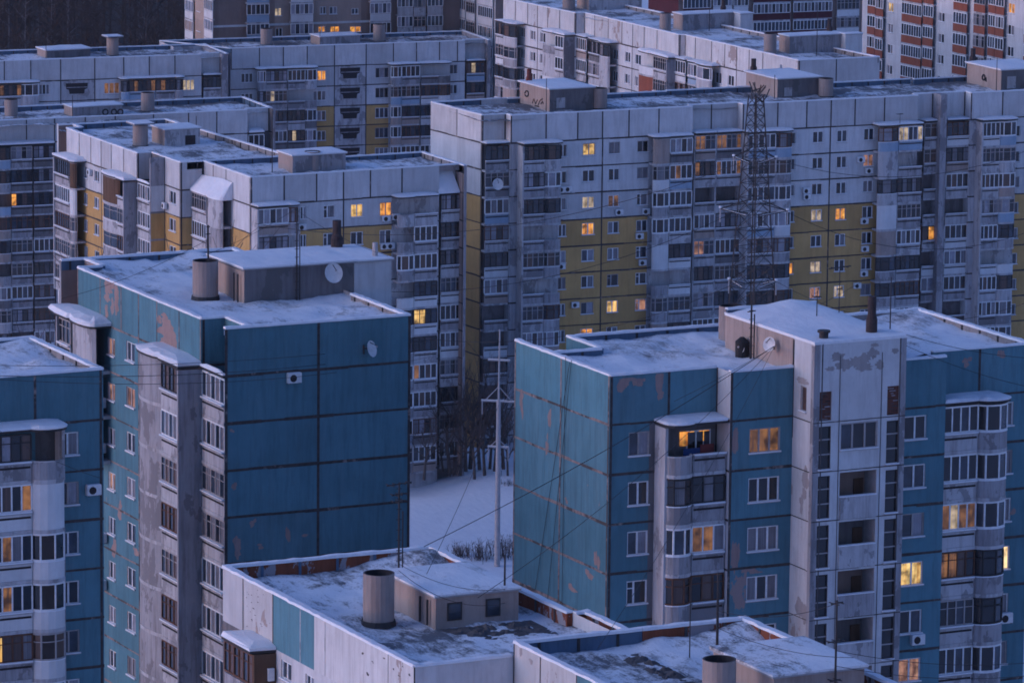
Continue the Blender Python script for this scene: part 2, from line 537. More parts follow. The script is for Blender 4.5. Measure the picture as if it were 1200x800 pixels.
    # roof: snow-covered deck, upstand round it, cap of snow
    def deck(s, rects, drop=0.42, mat='roof_snow', drift=(), step=0.4, amp=0.13):
        b = MB()
        for (x0, x1, y0, y1) in rects:
            nx = max(2, int((x1 - x0) / step)); ny = max(2, int((y1 - y0) / step))
            pts = []; fs = []
            for j in range(ny + 1):
                for i in range(nx + 1):
                    x = x0 + (x1 - x0) * i / nx; y = y0 + (y1 - y0) * j / ny
                    z = s.zt - drop + amp * (nz(x * .55, y * .55) + .55 * nz(x * 1.5 + 9, y * .9) + .3 * nz(x * 3.1, y * 2.2))
                    for (dx, dy, rr, hh) in drift:
                        q = math.hypot(x - dx, y - dy) / rr
                        if q < 1: z += hh * (1 - q) ** 1.6
                    pts.append((x, y, z))
            for j in range(ny):
                for i in range(nx):
                    a = j * (nx + 1) + i
                    fs.append((a, a + 1, a + nx + 2, a + nx + 1))
            b.add(pts, fs, mat)
        o = b.build('roof_deck', s.root, s.loc)
        for p in o.data.polygons: p.use_smooth = True
        return o
    def parapet(s, segs, t=0.28, drop=0.55, inner='roof_inner_blue', ribs=True, zt=None, capw=.05, rib_mat='dark_metal'):
        """segs: (p, q) along the outer wall line, interior on the left when walking p -> q"""
        zt = s.zt if zt is None else zt
        for (p, q) in segs:
            b = MB(); c = MB()
            p = Vector(p); q = Vector(q); L = (q - p).length; e = (q - p) / L; n = Vector((-e.y, e.x))
            def W(a, dd, z): r = p + e * min(max(a, .014), L - .014) + n * dd; return (r.x, r.y, z)
            b.hexa([W(0, .006, zt - drop), W(L, .006, zt - drop), W(L, t, zt - drop), W(0, t, zt - drop),
                    W(0, .006, zt - .012), W(L, .006, zt - .012), W(L, t, zt - .012), W(0, t, zt - .012)], inner, 0, (0,))
            if ribs:
                a = 1.2
                while a < L - .5:
                    b.hexa([W(a, t, zt - drop), W(a + .13, t, zt - drop), W(a + .13, t + .05, zt - drop), W(a, t + .05, zt - drop),
                            W(a, t, zt - .05), W(a + .13, t, zt - .05), W(a + .13, t + .05, zt - .05), W(a, t + .05, zt - .05)], rib_mat, 0, (0,))
                    a += 2.0
            k = max(2, int(L / .45)); prev = None
            for i in range(k + 1):
                a = L * i / k
                o1 = -capw - .03 * RND.random() - (.05 if RND.random() < .12 else 0); i1 = t + .04 + .05 * RND.random(); hh = .06 + .05 * RND.random()
                cur = [W(a, o1, zt - .03), W(a, o1 + .03, zt + hh), W(a, i1 - .04, zt + hh + .01), W(a, i1, zt - .03)]
                if prev:
                    for j in range(3): c.quad(prev[j], cur[j], cur[j + 1], prev[j + 1], 'snow')
                else: c.add(cur, ((0, 1, 2, 3),), 'snow')
                prev = cur
            c.add(prev, ((3, 2, 1, 0),), 'snow')
            o = b.build('parapet', s.root, (p.x, p.y, zt))
            c.build('snow_cap', o, (p.x, p.y, zt))

def nz(x, y):
    """cheap smooth value noise in -1..1"""
    def h(i, j):
        n = (i * 374761393 + j * 668265263) & 0xffffffff
        n = ((n ^ (n >> 13)) * 1274126177) & 0xffffffff
        return ((n ^ (n >> 16)) & 0xffff) / 32767.5 - 1
    xi, yi = math.floor(x), math.floor(y); fx, fy = x - xi, y - yi
    fx = fx * fx * (3 - 2 * fx); fy = fy * fy * (3 - 2 * fy)
    a = h(xi, yi) * (1 - fx) + h(xi + 1, yi) * fx
    c = h(xi, yi + 1) * (1 - fx) + h(xi + 1, yi + 1) * fx
    return a * (1 - fy) + c * fy

# ------------------------------------------------------------------ balconies
def offs(plan, k):
    """push a plan polyline (s, d) outwards by k"""
    out = []
    n = len(plan)
    for i, (a, d) in enumerate(plan):
        p = plan[max(0, i - 1)]; q = plan[min(n - 1, i + 1)]
        ex, ey = q[0] - p[0], q[1] - p[1]
        L = math.hypot(ex, ey) or 1
        out.append((a - ey / L * k, d + ex / L * k))
    return out
def arc_plan(s0, s1, d0, bulge, n=7):
    """rounded bay between s0 and s1 standing out from d0"""
    return [(s0 + (s1 - s0) * (1 - math.cos(math.pi * i / n)) / 2, d0 + bulge * math.sin(math.pi * i / n)) for i in range(n + 1)]
def strip(b, f, plan, z0, z1, t, mat, zoff=0.0):
    """upright sheet of thickness t along a plan polyline"""
    inn = offs(plan, -t)
    for i in range(len(plan) - 1):
        p, q, r, w = plan[i], plan[i + 1], inn[i + 1], inn[i]
        b.hexa([f.P(p[0], p[1], z0), f.P(q[0], q[1], z0), f.P(r[0], r[1], z0), f.P(w[0], w[1], z0),
                f.P(p[0], p[1], z1), f.P(q[0], q[1], z1), f.P(r[0], r[1], z1), f.P(w[0], w[1], z1)], mat)
def resample(plan, n_per=0.62):
    out = [plan[0]]
    for i in range(len(plan) - 1):
        p, q = plan[i], plan[i + 1]
        L = math.hypot(q[0] - p[0], q[1] - p[1])
        k = max(1, int(round(L / n_per)))
        for j in range(1, k + 1):
            out.append((p[0] + (q[0] - p[0]) * j / k, p[1] + (q[1] - p[1]) * j / k))
    return out

def balcony(bd, f, k, round_=None, straight=None, par='concrete', par2=None, glaze='white', gl2=None, wing=None, wing_mat='concrete_light',
            wing_d=None, hp=1.02, style=None, style2=None, top=None, ledge=True, door=True, zoff=0.0, slab=True, top_h=2.74, snow_t=.17):
    """one storey of a balcony. round_ = plan polyline of the rounded bay, straight = plan polyline of the flat part.
    Both may be None. wing = list of s positions of full-height side walls."""
    z = bd.floor(k) + zoff
    parts = [(round_, par, glaze, style), (straight, par2 or par, gl2 if gl2 is not None else glaze, style2 if style2 is not None else style)]
    key = ('b', id(f), repr(parts), repr(wing), wing_mat, wing_d, hp, ledge, slab)
    if key not in _cache:
        b = MB()
        g = MB()
        has_g = False
        for qi, (pl, pm, gz, stl) in enumerate(parts):
            if not pl: continue
            if slab:
                poly = [f.P(a, d, 0) for a, d in offs(pl, .03)] + [f.P(pl[-1][0], .004, 0), f.P(pl[0][0], .004, 0)]
                b.prism([(p.x, p.y) for p in poly], -.17 + qi * .004, .03 - qi * .004, 'concrete_light')
            strip(b, f, pl, .03, hp, .09, pm)
            if ledge and qi == 1:
                # shadow slot and the sheet-metal ledge with snow under the flat glazing
                (a0, d0), (a1, d1) = pl[0], pl[-1]
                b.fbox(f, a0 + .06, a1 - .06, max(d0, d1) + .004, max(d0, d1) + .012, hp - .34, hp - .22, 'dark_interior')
                b.fbox(f, a0 + .02, a1 - .02, max(d0, d1) - .05, max(d0, d1) + .16, hp - .06, hp + .0, 'galvanised')
                b.fbox(f, a0 + .02, a1 - .02, max(d0, d1) - .05, max(d0, d1) + .17, hp + .001, hp + .07, 'snow')
            elif qi == 0:
                strip(b, f, offs(pl, .02), hp, hp + .06, .14, 'snow' if gz else 'concrete_light')
            if gz:
                has_g = True
                fm = {'white': 'white_frame', 'wood': 'wood_frame', 'old': 'old_frame', 'dark': 'dark_metal'}[gz]
                zt_ = bd.h - .19
                z0 = hp + .06
                strip(g, f, offs(pl, -.005), z0, z0 + .08, .08, fm)
                strip(g, f, offs(pl, -.005), zt_ - .10, zt_, .08, fm)
                pts = resample(pl, .62)
                if len(pl) > 3: pts = pl[::2] if len(pl) % 2 else pl[:-1:2] + [pl[-1]]
                inn = offs(pl, -.045)
                gp = resample(inn, .62) if len(pl) <= 3 else (inn[::2] if len(inn) % 2 else inn[:-1:2] + [inn[-1]])
                for i in range(len(gp) - 1):
                    st = stl or ['glass_dark', 'glass_dark', 'glass_blue']
                    mt = st[i % len(st)]
                    p, q = gp[i], gp[i + 1]
                    g.quad(f.P(p[0], p[1], z0 + .07), f.P(q[0], q[1], z0 + .07), f.P(q[0], q[1], zt_ - .08), f.P(p[0], p[1], zt_ - .08), mt)
                for (a, d) in gp:
                    g.fbox(f, a - .04, a + .04, d - .04, d + .055, z0 + .08, zt_ - .1, fm)
                if gz in ('old', 'wood', 'dark'):
                    strip(g, f, offs(pl, -.01), z0 + (zt_ - z0) * .66, z0 + (zt_ - z0) * .66 + .05, .06, fm)
        if wing:
            for a in wing:
                wd = wing_d or 1.0
                b.fbox(f, a - .09, a + .09, .004, wd, -.17, bd.h - .175, wing_mat)
        org = f.P(0, 0, 0)
        _cache[key] = (b.mesh('balcony', org), g.mesh('glazing', org) if has_g else None)
    bm_, gm_ = _cache[key]
    org = f.P(0, 0, z)
    o = link('balcony', bm_, bd.root, org)
    if gm_: link('glazing', gm_, o, org)
    else:
        if door and (straight or round_):
            pl = straight or round_
            a0, a1 = min(p[0] for p in pl), max(p[0] for p in pl)
            w = min(1.9, (a1 - a0) * .75)
            c = (a0 + a1) / 2 - w / 2
            dk = ('door', round(w, 2))
            if dk not in _cache:
                dd = MB()
                dd.box(0, w, -.05, -.006, .1, 2.15, 'white_frame')
                dd.box(.08, w * .36, -.06, -.051, .75, 2.05, 'glass_dark'); dd.box(w * .36 + .1, w * .68, -.06, -.051, .85, 2.05, 'glass_dark')
                dd.box(w * .68 + .06, w - .08, -.06, -.051, .85, 2.05, 'glass_blue')
                _cache[dk] = dd.mesh('balcony_door')
            link('balcony_door', _cache[dk], o, f.P(c, 0, z), f.rot)
    if top:
        canopy(bd, f, [p for pl in sorted([q for q in (round_, straight) if q], key=lambda q: q[0][0]) for p in pl], z + top_h, o, snow_t)
    return o

def canopy(bd, f, plan, z, parent, snow_t=.22, over=.16):
    b = MB(); c = MB()
    a0, a1 = min(p[0] for p in plan), max(p[0] for p in plan)
    pl = offs(plan, over)
    poly = [(a0 - over, .004)] + [(a, d) for a, d in pl] + [(a1 + over, .004)]
    pts = [f.P(a, d, 0) for a, d in poly][::-1]
    b.prism([(p.x, p.y) for p in pts], z, z + .13, 'dark_metal')
    o = b.build('canopy', parent, f.P(0, 0, z))
    # snow lying on it, thicker at the wall, rounded at the lip
    ring = [(a0 - over, .01)] + pl + [(a1 + over, .01)]
    cx = sum(p[0] for p in ring) / len(ring)
    rows = []
    for kk, (sc_, zz, wob) in enumerate(((1.0, .131, 0), (1.02, .131 + snow_t * .55, 1), (.95, .131 + snow_t, 1), (.55, .131 + snow_t * 1.5, 0))):
        rows.append([f.P(cx + (a - cx) * (sc_ if kk else 1), d * sc_ + .005, z + zz + (snow_t * .45 * nz(a * 2.6 + z, kk * 3.3 + d * 2) if wob else 0)) for a, d in ring])
    n = len(ring)
    for r in range(3):
        for i in range(n - 1):
            c.quad(rows[r][i], rows[r][i + 1], rows[r + 1][i + 1], rows[r + 1][i], 'snow')
        c.quad(rows[r][n - 1], rows[r][0], rows[r + 1][0], rows[r + 1][n - 1], 'snow')
    c.add(rows[3], [tuple(range(n))], 'snow')
    c.build('snow_cover', o, f.P(0, 0, z))
    return o

def roof_house(bd, x0, x1, y0, y1, z0, z1, mat, roof_over=.12, snow_t=.16, lip='galvanised', name='roof_house', skipwall=(), snow_mat='snow', drift=0.0):
    b = MB()
    b.box(x0, x1, y0, y1, z0, z1 - .02, mat, 0, (0, 1))
    o = b.build(name, bd.root, (x0, y0, z0))
    r = MB()
    q = roof_over
    r.box(x0 - q, x1 + q, y0 - q, y1 + q, z1 - .02, z1 + .08, lip)
    r.build('roof', o, (x0, y0, z1))
    s = MB()
    nx = max(3, int((x1 - x0) / .6)); ny = max(3, int((y1 - y0) / .6))
    pts = []
    for j in range(ny + 1):
        for i in range(nx + 1):
            edge = i in (0, nx) or j in (0, ny)
            x = x0 - q - .02 + (x1 - x0 + 2 * q + .04) * i / nx; y = y0 - q - .02 + (y1 - y0 + 2 * q + .04) * j / ny
            h = snow_t * (.55 if edge else 1.0 + .5 * nz(x * .7, y * .7)) + (drift * max(0, 1 - math.hypot((x - x1) / (x1 - x0) + .35, (y - y1) / (y1 - y0) + .1) * 1.5) if not edge else 0)
            pts.append((x, y, z1 + .081 + h))
    base = [(p[0], p[1], z1 + .06) for p in pts]
    fs = []
    for j in range(ny):
        for i in range(nx):
            a = j * (nx + 1) + i
            fs.append((a, a + 1, a + nx + 2, a + nx + 1))
    s.add(pts, fs, snow_mat)
    rim = [i for i in range(nx + 1)] + [(j + 1) * (nx + 1) - 1 for j in range(1, ny + 1)] + [ny * (nx + 1) + i for i in range(nx - 1, -1, -1)] + [j * (nx + 1) for j in range(ny - 1, 0, -1)]
    for i in range(len(rim)):
        a, c = rim[i], rim[(i + 1) % len(rim)]
        s.quad(base[a], base[c], pts[c], pts[a], snow_mat)
    so = s.build('snow_cover', o, (x0, y0, z1))
    for p in so.data.polygons: p.use_smooth = len(p.vertices) == 4 and p.index < len(fs)
    return o

def vent_shaft(bd, x, y, z0, r, h, mat='asbestos_pipe', lid=False, collar=True):
    b = MB()
    n = 20
    b.tube([(x, y, z0), (x, y, z0 + h)], r, n, mat, False)
    b.tube([(x, y, z0 + h), (x, y, z0 + h - .5)], r - .09, n, 'dark_interior', False)
    ring = []
    for k in range(n):
        a0, a1 = 2 * math.pi * k / n, 2 * math.pi * (k + 1) / n
        q = lambda a, rr: (x + rr * math.cos(a), y + rr * math.sin(a), z0 + h)
        b.quad(q(a0, r), q(a1, r), q(a1, r - .09), q(a0, r - .09), 'stain')
    b.tube([(x, y, z0 + h - .4), (x, y, z0 + h - .401)], r - .09, n, 'dark_interior', True)
    o = b.build('vent_shaft', bd.root, (x, y, z0))
    if collar:
        c = MB(); c.tube([(x, y, z0 - .05), (x, y, z0 + .22)], [r + .10, r + .05], n, 'dark_metal', False)
        c.build('collar', o, (x, y, z0))
    if lid:
        c = MB(); c.box(x - r * 1.45, x + r * 1.45, y - r * 1.45, y + r * 1.45, z0 + h + .12, z0 + h + .24, 'concrete')
        c.box(x - r * 1.4, x + r * 1.4, y - r * 1.4, y + r * 1.4, z0 + h + .241, z0 + h + .31, 'snow')
        for sx in (-1, 1):
            for sy in (-1, 1): c.box(x + sx * r * .6 - .05, x + sx * r * .6 + .05, y + sy * r * .6 - .05, y + sy * r * .6 + .05, z0 + h - .05, z0 + h + .12, 'concrete')
        c.build('lid', o, (x, y, z0 + h))
    return o
def chimney(bd, x, y, z0, h, r, mat='pipe_soot', flare=True):
    b = MB()
    pts = [(x, y, z0), (x, y, z0 + h * .38), (x, y, z0 + h * .5), (x, y, z0 + h)]
    b.tube(pts, [r * 1.25, r * 1.25, r * .92, r * .92] if flare else r, 14, mat)
    return b.build('chimney_pipe', bd.root, (x, y, z0))

def heap(name, x0, x1, y0, y1, z, h, mat, label, thin=.35):
    """low ragged heap: noisy height field fading to nothing at its outline"""
    b = MB(); nx, ny = max(6, int((x1 - x0) / .12)), max(6, int((y1 - y0) / .12)); pts = []
    for j in range(ny + 1):
        for i in range(nx + 1):
            u, v = i / nx, j / ny; x = x0 + (x1 - x0) * u; y = y0 + (y1 - y0) * v
            k = max(0, 1 - abs(2 * u - 1) ** 2.5) * max(0, 1 - abs(2 * v - 1) ** 2.5)
            q = k * (.55 + .6 * nz(x * 2.3, y * 2.3) + .5 * nz(x * 6, y * 6)) - thin * .4
            pts.append((x, y, z + h * q))
    b.add(pts, [(j * (nx + 1) + i, j * (nx + 1) + i + 1, (j + 1) * (nx + 1) + i + 1, (j + 1) * (nx + 1) + i) for j in range(ny) for i in range(nx)], mat)
    return tag(b.build(name, None, (x0, y0, z)), label, 'debris', kind='stuff')

_fl = [0]
def flake(bd, f, x, y, w, h, n=4, mat='bare_render', lim=None):
    """flaked-off patch of paint, w by h metres round the point seen at (x, y); lim keeps it inside its panel"""
    s0, z0 = f.px(x, y)
    for i in range(n):
        cs = s0 + RND.uniform(-.5, .5) * w * .55; cz = z0 + RND.uniform(-.5, .5) * h * .7
        k0, k1 = w * RND.uniform(.2, .42), h * RND.uniform(.16, .38)
        m = 26; pts = []
        ph = RND.uniform(0, 50)
        for j in range(m):
            a = 2 * math.pi * j / m; q = .85 + .35 * nz(math.cos(a) * 1.6 + ph, math.sin(a) * 1.6) + RND.uniform(-.16, .16)
            ss, zz = cs + math.cos(a) * k0 * q, cz + math.sin(a) * k1 * q
            if lim: ss = min(max(ss, lim[0]), lim[1]); zz = min(max(zz, lim[2]), lim[3])
            pts.append((ss, zz))
        _fl[0] += 1
        bd.w.add([f.P(p[0], .003 + .0004 * (_fl[0] % 18), p[1]) for p in pts], [tuple(range(m))], mat)
# ================================================================== the place
NEAR = 27.0        # street level on the bank where the near blocks stand
LIT += [(690, 174, 'lit_yellow'), (690, 238, 'lit_pale'), (690, 269, 'lit_orange'), (720, 236, 'lit_dim'), (956, 250, 'lit_pale'), (985, 250, 'lit_orange'),
        (1017, 187, 'lit_pink'), (957, 315, 'lit_pale'), (924, 313, 'lit_orange'), (686, 389, 'lit_orange'), (717, 359, 'lit_yellow'), (748, 359, 'lit_pink'),
        (985, 341, 'lit_pale'), (954, 343, 'lit_pink'), (418, 246, 'lit_yellow'), (452, 246, 'lit_orange'),
        (895, 514, 'lit_dim'), (1067, 669, 'lit_yellow'), (1064, 781, 'lit_pink'), (1178, 650, 'lit_white'),
        (153, 460, 'lit_pink'), (130, 455, 'lit_pink'), (130, 405, 'lit_pink'), (152, 562, 'lit_pale'), (129, 560, 'lit_pink'),
        (130, 101, 'lit_dim'), (221, 101, 'lit_pale'), (375, 88, 'lit_orange'), (222, 24, 'lit_dim')]

# ------------------------------------------------------------------ blue block at the right
BR = Building('long blue block at right with a white stair tower rising above its snowy roof', 54.1, NEAR, 2.8, 2.82, (126.9, 244.9), 'blue panel blocks')
u0, u1, v0, v1 = 126.9, 153.85, 244.9, 256.85
fW = Face((u0, v1), (u0, v0)); fWf = fW; f1 = Face((u0, v0), (133.6, v0)); fst = Face((133.6, v0), (133.6, 243.25))
f2 = Face((133.6, 243.25), (137.6, 243.25)); f3 = Face((143.5, 242.65), (147.2, 242.65)); f4 = Face((147.2, 244.2), (u1, 244.2))
mid = fW.s_at(658, 420)
BR.wall(fW, lambda r, s: 'blue_paint_peeled' if r in (0, 1, 4, 5) else 'blue_paint', vat=[.12, mid, 11.83], vbody=[.12, mid, 11.83], seam_mat='seam_mortar')
o = BR.column(f1, 736.7, 760.8, 505.8, 534, range(0, 6), ['a', 2, 2])
BR.wall(f1, lambda r, s: 'blue_paint_peeled' if r == -1 and s < 3.8 else ('concrete_dark' if s > 2.95 and r > -1 else 'blue_paint'), vat=[.1, f1.s_at(784, 450)], vbody=[.1], opens=o)
BR.wall(fst, 'white_paint', vat=[.1], vbody=[.1])
o = BR.column(f2, 878, 914, 501, 530, range(0, 6), 3)
BR.wall(f2, lambda r, s: 'blue_paint_peeled' if r in (0, 3) and s < 1.3 else 'blue_paint', vat=[.08], vbody=[.08], opens=o)
o = BR.column(f3, 1059.5, 1085.5, 487, 515, range(0, 6), [2, 2, 'a'], styles={0: 'glass_dark'})
BR.wall(f3, 'blue_paint', opens=o)
o = BR.column(f4, 1174, 1187.5, 471, 499, range(0, 6), 1)
sA = f4.s_at(1148, 430)
BR.wall(f4, lambda r, s: 'blue_paint_peeled' if r == -1 and 2.0 < s < 4.2 else ('concrete_dark' if s < 3.6 and r > -1 else 'blue_paint'), vat=[sA], opens=o)
for A, B in (((147.2, 242.65), (147.2, 244.2)), ((u1, 244.2), (u1, v1)), ((u1, v1), (130.2, v1)), ((130.2, v1), (130.2, 252.6)), ((130.2, 252.6), (127.15, 252.6)), ((127.15, 252.6), (127.15, v1)), ((127.15, v1), (u0, v1))):
    BR.wall(Face(A, B), 'blue_paint', seams=False)
# stair tower and the roof house behind it
tz = 55.75
tW = Face((137.6, 243.25), (137.6, 240.9)); tS = Face((137.6, 240.9), (143.5, 240.9)); tE = Face((143.5, 240.9), (143.5, 242.65))
hz_ = BR.zt - BR.attic
ops = []
wl, wr = tS.s_at(959.5, 520), tS.s_at(973.5, 520)
xl, xr = tS.s_at(1039, 500), tS.s_at(1053, 500)
bl, br = tS.s_at(984, 560), tS.s_at(1027, 560)
z_k = lambda k: BR.zt - BR.attic - BR.h * k
for (p, q) in ((wl, wr), (xl, xr)):
    ops.append((p, q, z_k(0) + .1, z_k(0) + 1.75, .10))
    for k in range(0, 7):
        ops.append((p, q, z_k(k + 1) + .12, z_k(k) - .22, .14))
        for j in range(1):
            BR.window(tS, p, q, z_k(k + 1) + .12, z_k(k) - .22, 's', 'old_frame', style='glass_dark')
ops.append((bl, br, z_k(1) + 1.15, z_k(0) - .15, .16))
BR.window(tS, bl, br, z_k(1) + 1.15, z_k(0) - .15, 3, 'old_frame', style=['glass_blue', 'glass_dark', 'glass_dark'])
for k in range(1, 7):
    ops.append((bl, br, z_k(k + 1) + .02, z_k(k) - .12, 1.3))
seam_s = [.55, wr + .35, br + .3, 5.45]
BR.wall(tS, lambda r, s: 'concrete' if s < .5 or s > 5.5 else ('white_paint' if r >= 0 else ('white_paint' if s < 5 else 'white_paint')), zt=tz, opens=ops, vbody=[], seam_w=.05, tintr=.05)
for sx in (.5, 5.5): BR.w.fbox(tS, sx - .03, sx + .03, .004, .03, NEAR, tz, 'stain')
for sx in (bl - .12, br + .2): BR.w.fbox(tS, sx - .02, sx + .02, .004, .02, NEAR, z_k(-1) + .9, 'stain')
for (p, q) in ((wl, wr), (xl, xr)):      # bricked-up top openings
    BR.w.quad(tS.P(p, -.1, z_k(0) + .1), tS.P(q, -.1, z_k(0) + .1), tS.P(q, -.1, z_k(0) + 1.75), tS.P(p, -.1, z_k(0) + 1.75), 'old_brick')
    for j in range(11):
        zz = z_k(0) + .14 + j * .145 + RND.uniform(-.02, .02); a = p + RND.uniform(0, .45)
        BR.w.fbox(tS, a, min(q, a + RND.uniform(.12, .45)), -.10, -.08, zz, zz + RND.uniform(.03, .06), RND.choice(['concrete', 'dark_interior', 'stain']))
# flaked render under the tower top
for (xx, yy, w, h) in ((982, 418, 12, 9), (990, 427, 15, 12), (1003, 424, 14, 11), (1014, 420, 10, 10), (1023, 414, 11, 10), (1031, 427, 8, 8), (1049, 411, 7, 6), (973, 432, 9, 4), (1012, 430, 16, 8), (1025, 404, 8, 4)):
    s0, zc = tS.px(xx, yy); n = 24; pts = []
    for i in range(n):
        a = 2 * math.pi * i / n; k = RND.uniform(.62, 1.25)
        pts.append(tS.P(s0 + math.cos(a) * w * .035 * k, .006 + .0012 * (xx % 7), zc + math.sin(a) * h * .031 * k))
    BR.w.add(pts, [tuple(range(n))], 'white_peel_bare')
ow = [(tW.s_at(938, 470), tW.s_at(945, 470), tW.px(941, 482)[1], tW.px(941, 452)[1], .15)]
BR.wall(tW, lambda r, s: 'white_paint_peeled' if r >= 1 else 'white_paint', zt=tz, opens=ow, seam_w=.06, vbody=[])
BR.window(tW, ow[0][0], ow[0][1], ow[0][2], ow[0][3], 1, 'old_frame', 'glass_brown')
BR.w.fbox(tW, 2.02, 2.348, .004, .02, NEAR, tz - .1, 'concrete')
BR.w.fbox(tW, -.10, .06, .004, .02, BR.zt - 4, tz - .1, 'dark_interior')
BR.wall(tE, 'concrete', zt=tz, seams=False)
for k in range(1, 7):                    # open landings: parapet, back wall, floor, ceiling
    z0 = z_k(k + 1)
    b = MB()
    b.fbox(tS, bl + .01, br - .01, -.12, .10, z0 + .025, z0 + 1.3, 'concrete_light' if k != 3 else 'concrete')
    b.fbox(tS, bl - .02, br - .02, -.14, .12, z0 + 1.3, z0 + 1.36, 'snow')
    o_ = b.build('landing_parapet', BR.root, tS.P(bl, 0, z0))
    c = MB()
    c.quad(tS.P(bl, -1.3, z0), tS.P(br, -1.3, z0), tS.P(br, -1.3, z0 + BR.h), tS.P(bl, -1.3, z0 + BR.h), 'facing_brown' if k % 2 else 'concrete_dark')
    c.fbox(tS, br - .75, br - .15, -1.28, -1.2, z0 + .03, z0 + 2.0, 'wood_boards')
    c.build('landing_back', BR.root, tS.P(bl, -1.3, z0))
roof_house(BR, 137.612, 143.488, 240.915, 251.3, BR.zt - .6, tz, 'beige_plaster', .04, .12, 'snow', drift=.55)
# its parapets show as a low rim
BR.parapet([((143.5, 251.3), (137.6, 251.3))], .22, .30, 'roof_inner_blue', True, tz + .35)
# roof
BR.deck([(u0, u1, v0, 252.6), (130.2, u1, 252.6, v1), (133.6, 137.6, 243.25, v0), (143.5, 147.2, 242.65, 244.2), (147.2, u1, 244.2, v0)], .34, 'roof_snow_thick', [(153, 256.5, 4.5, .4), (133.4, 245.2, 2.0, .2), (127, 252, 3, .2)])
BR.parapet([((u1, 244.2), (u1, v1)), ((u1, v1), (144.2, v1))], .3, .6, 'roof_inner_grey', zt=54.1)
BR.parapet([((143.9, v1), (130.2, v1)), ((130.2, 252.6), (127.15, 252.6))], .3, .6)
BR.parapet([((130.2, v1), (130.2, 252.6)), ((127.15, v1), (u0, v1)), ((u0, v1), (u0, v0)), ((u0, v0), (133.6, v0)), ((133.6, 243.25), (137.6, 243.25)), ((143.5, 242.65), (147.2, 242.65)), ((147.2, 244.2), (u1, 244.2))], .25, .42, ribs=False, capw=.04)
# balconies, left stack and right stack
lw = 2.95; lm = f1.s_at(811.5, 546, 1.3); rr = 6.62
rp = arc_plan(lw, lm, 1.15, .62); sp = [(lm, 1.38), (rr, 1.38)]
LS_ = [dict(glaze='', gl2='', top=1), dict(glaze='dark', gl2='dark', style=['glass_dark', 'glass_curtain']), dict(glaze='white', gl2='white', style=['glass_dark', 'glass_blue'], style2=['lit_dim', 'lit_dim', 'glass_curtain']),
       dict(glaze='wood', gl2='wood', style=['glass_dark', 'glass_brown']), dict(glaze='old', gl2='old'), dict(glaze='white', gl2='white')]
for k in range(6):
    ob = balcony(BR, f1, k, rp, sp, 'concrete', 'concrete', wing=[lw], wing_d=1.25, **LS_[k])
    if k == 0:      # bright window and washing on the open top balcony
        z = BR.floor(0)
        c = MB(); c.fbox(f1, lm - .15, lm + .75, .01, .05, z + 1.3, z + 2.1, 'lit_orange'); c.fbox(f1, lm + 1.05, lm + 1.7, .01, .05, z + 1.5, z + 2.1, 'lit_orange')
        c.build('lit_window', ob, f1.P(lm, 0, z))
        c = MB(); c.fbox(f1, lm - .2, lm + .85, .55, .58, z + .5, z + 1.25, 'cloth_blue'); c.fbox(f1, lm + .9, rr - .3, .5, .53, z + .6, z + 1.4, 'cloth_red')
        w_ = tag(c.build('washing', None, f1.P(lm, .5, z)), 'blue and red washing hung on the open balcony with the orange window', 'laundry')
s1_ = f4.s_at(1145, 545, 1.3); s2_ = f4.s_at(1172, 545, .6)
sp = [(.06, 1.28), (s1_, 1.28)]; rp = arc_plan(s1_, s2_, 1.15, .62)
RS_ = [dict(glaze='white', top=1), dict(glaze='white'), dict(glaze='white', gl2='white', style=['glass_blue', 'glass_dark'], style2=['lit_dim', 'lit_pale', 'lit_dim']), dict(glaze='dark', gl2='wood', style2=['lit_dim', 'lit_dim', 'glass_brown', 'glass_dark']),
       dict(glaze='dark', gl2='old'), dict(glaze='white'), ]
for k in range(6):
    balcony(BR, f4, k, rp, sp, 'concrete', 'concrete_light', wing=[s2_], wing_d=1.1, **RS_[k])
for (x, y, w, h, n) in ((644, 482, .5, 1.7, 5), (641, 515, .4, 1.3, 4), (611, 472, .7, 1.5, 4), (700, 650, .7, 1.3, 4), (690, 672, 1.2, .7, 3), (672, 690, 1.4, .5, 3), (620, 690, 1.6, .5, 3), (664, 585, .5, .4, 2)): flake(BR, fWf, x, y, w, h, n)
for (x, y, w, h, n) in ((773, 452, .75, 1.9, 6), (748, 446, 1.0, .7, 4), (731, 452, .9, .8, 4), (742, 443, 1.6, .35, 3)): flake(BR, f1, x, y, w, h, n, lim=(.2, 3.45, 51.45, 54.0))
for (x, y, w, h, n) in ((862, 512, .5, 1.6, 5), (862, 650, .6, 2.0, 6), (880, 668, 1.2, .4, 3)): flake(BR, f2, x, y, w, h, n, lim=(.14, 3.9, 40, 54))
for (x, y, w, h, n) in ((1135, 424, .75, .6, 4), (1173, 415, .6, .5, 4), (1188, 600, .5, .5, 3)): flake(BR, f4, x, y, w, h, n)
for (x, y, w, h, n) in ((943, 570, .9, 1.8, 6), (940, 590, .6, 1.5, 4), (940, 720, 1.3, 1.6, 5), (942, 447, 1.6, .5, 3)): flake(BR, tW, x, y, w, h, n, 'white_peel_bare', lim=(.1, 2.0, 30, 55))
BR.finish()
chimney(BR, 142.05, 242.35, tz + .1, 2.1, .26)
_f = Face((130, 254.2), (150, 254.2)); _sx, _zt = _f.px(857, 358); vent_shaft(BR, 130 + _sx, 254.2, 53.5, .72, _zt - 53.5)
c = MB(); c.tube([(138.6, 241.7, tz), (138.6, 241.7, tz + .5)], .26, 12, 'dark_metal'); c.tube([(138.6, 241.7, tz + .5), (138.6, 241.7, tz + .62)], .36, 12, 'dark_metal')
c.build('vent_cowl', BR.root, (138.6, 241.7, tz))

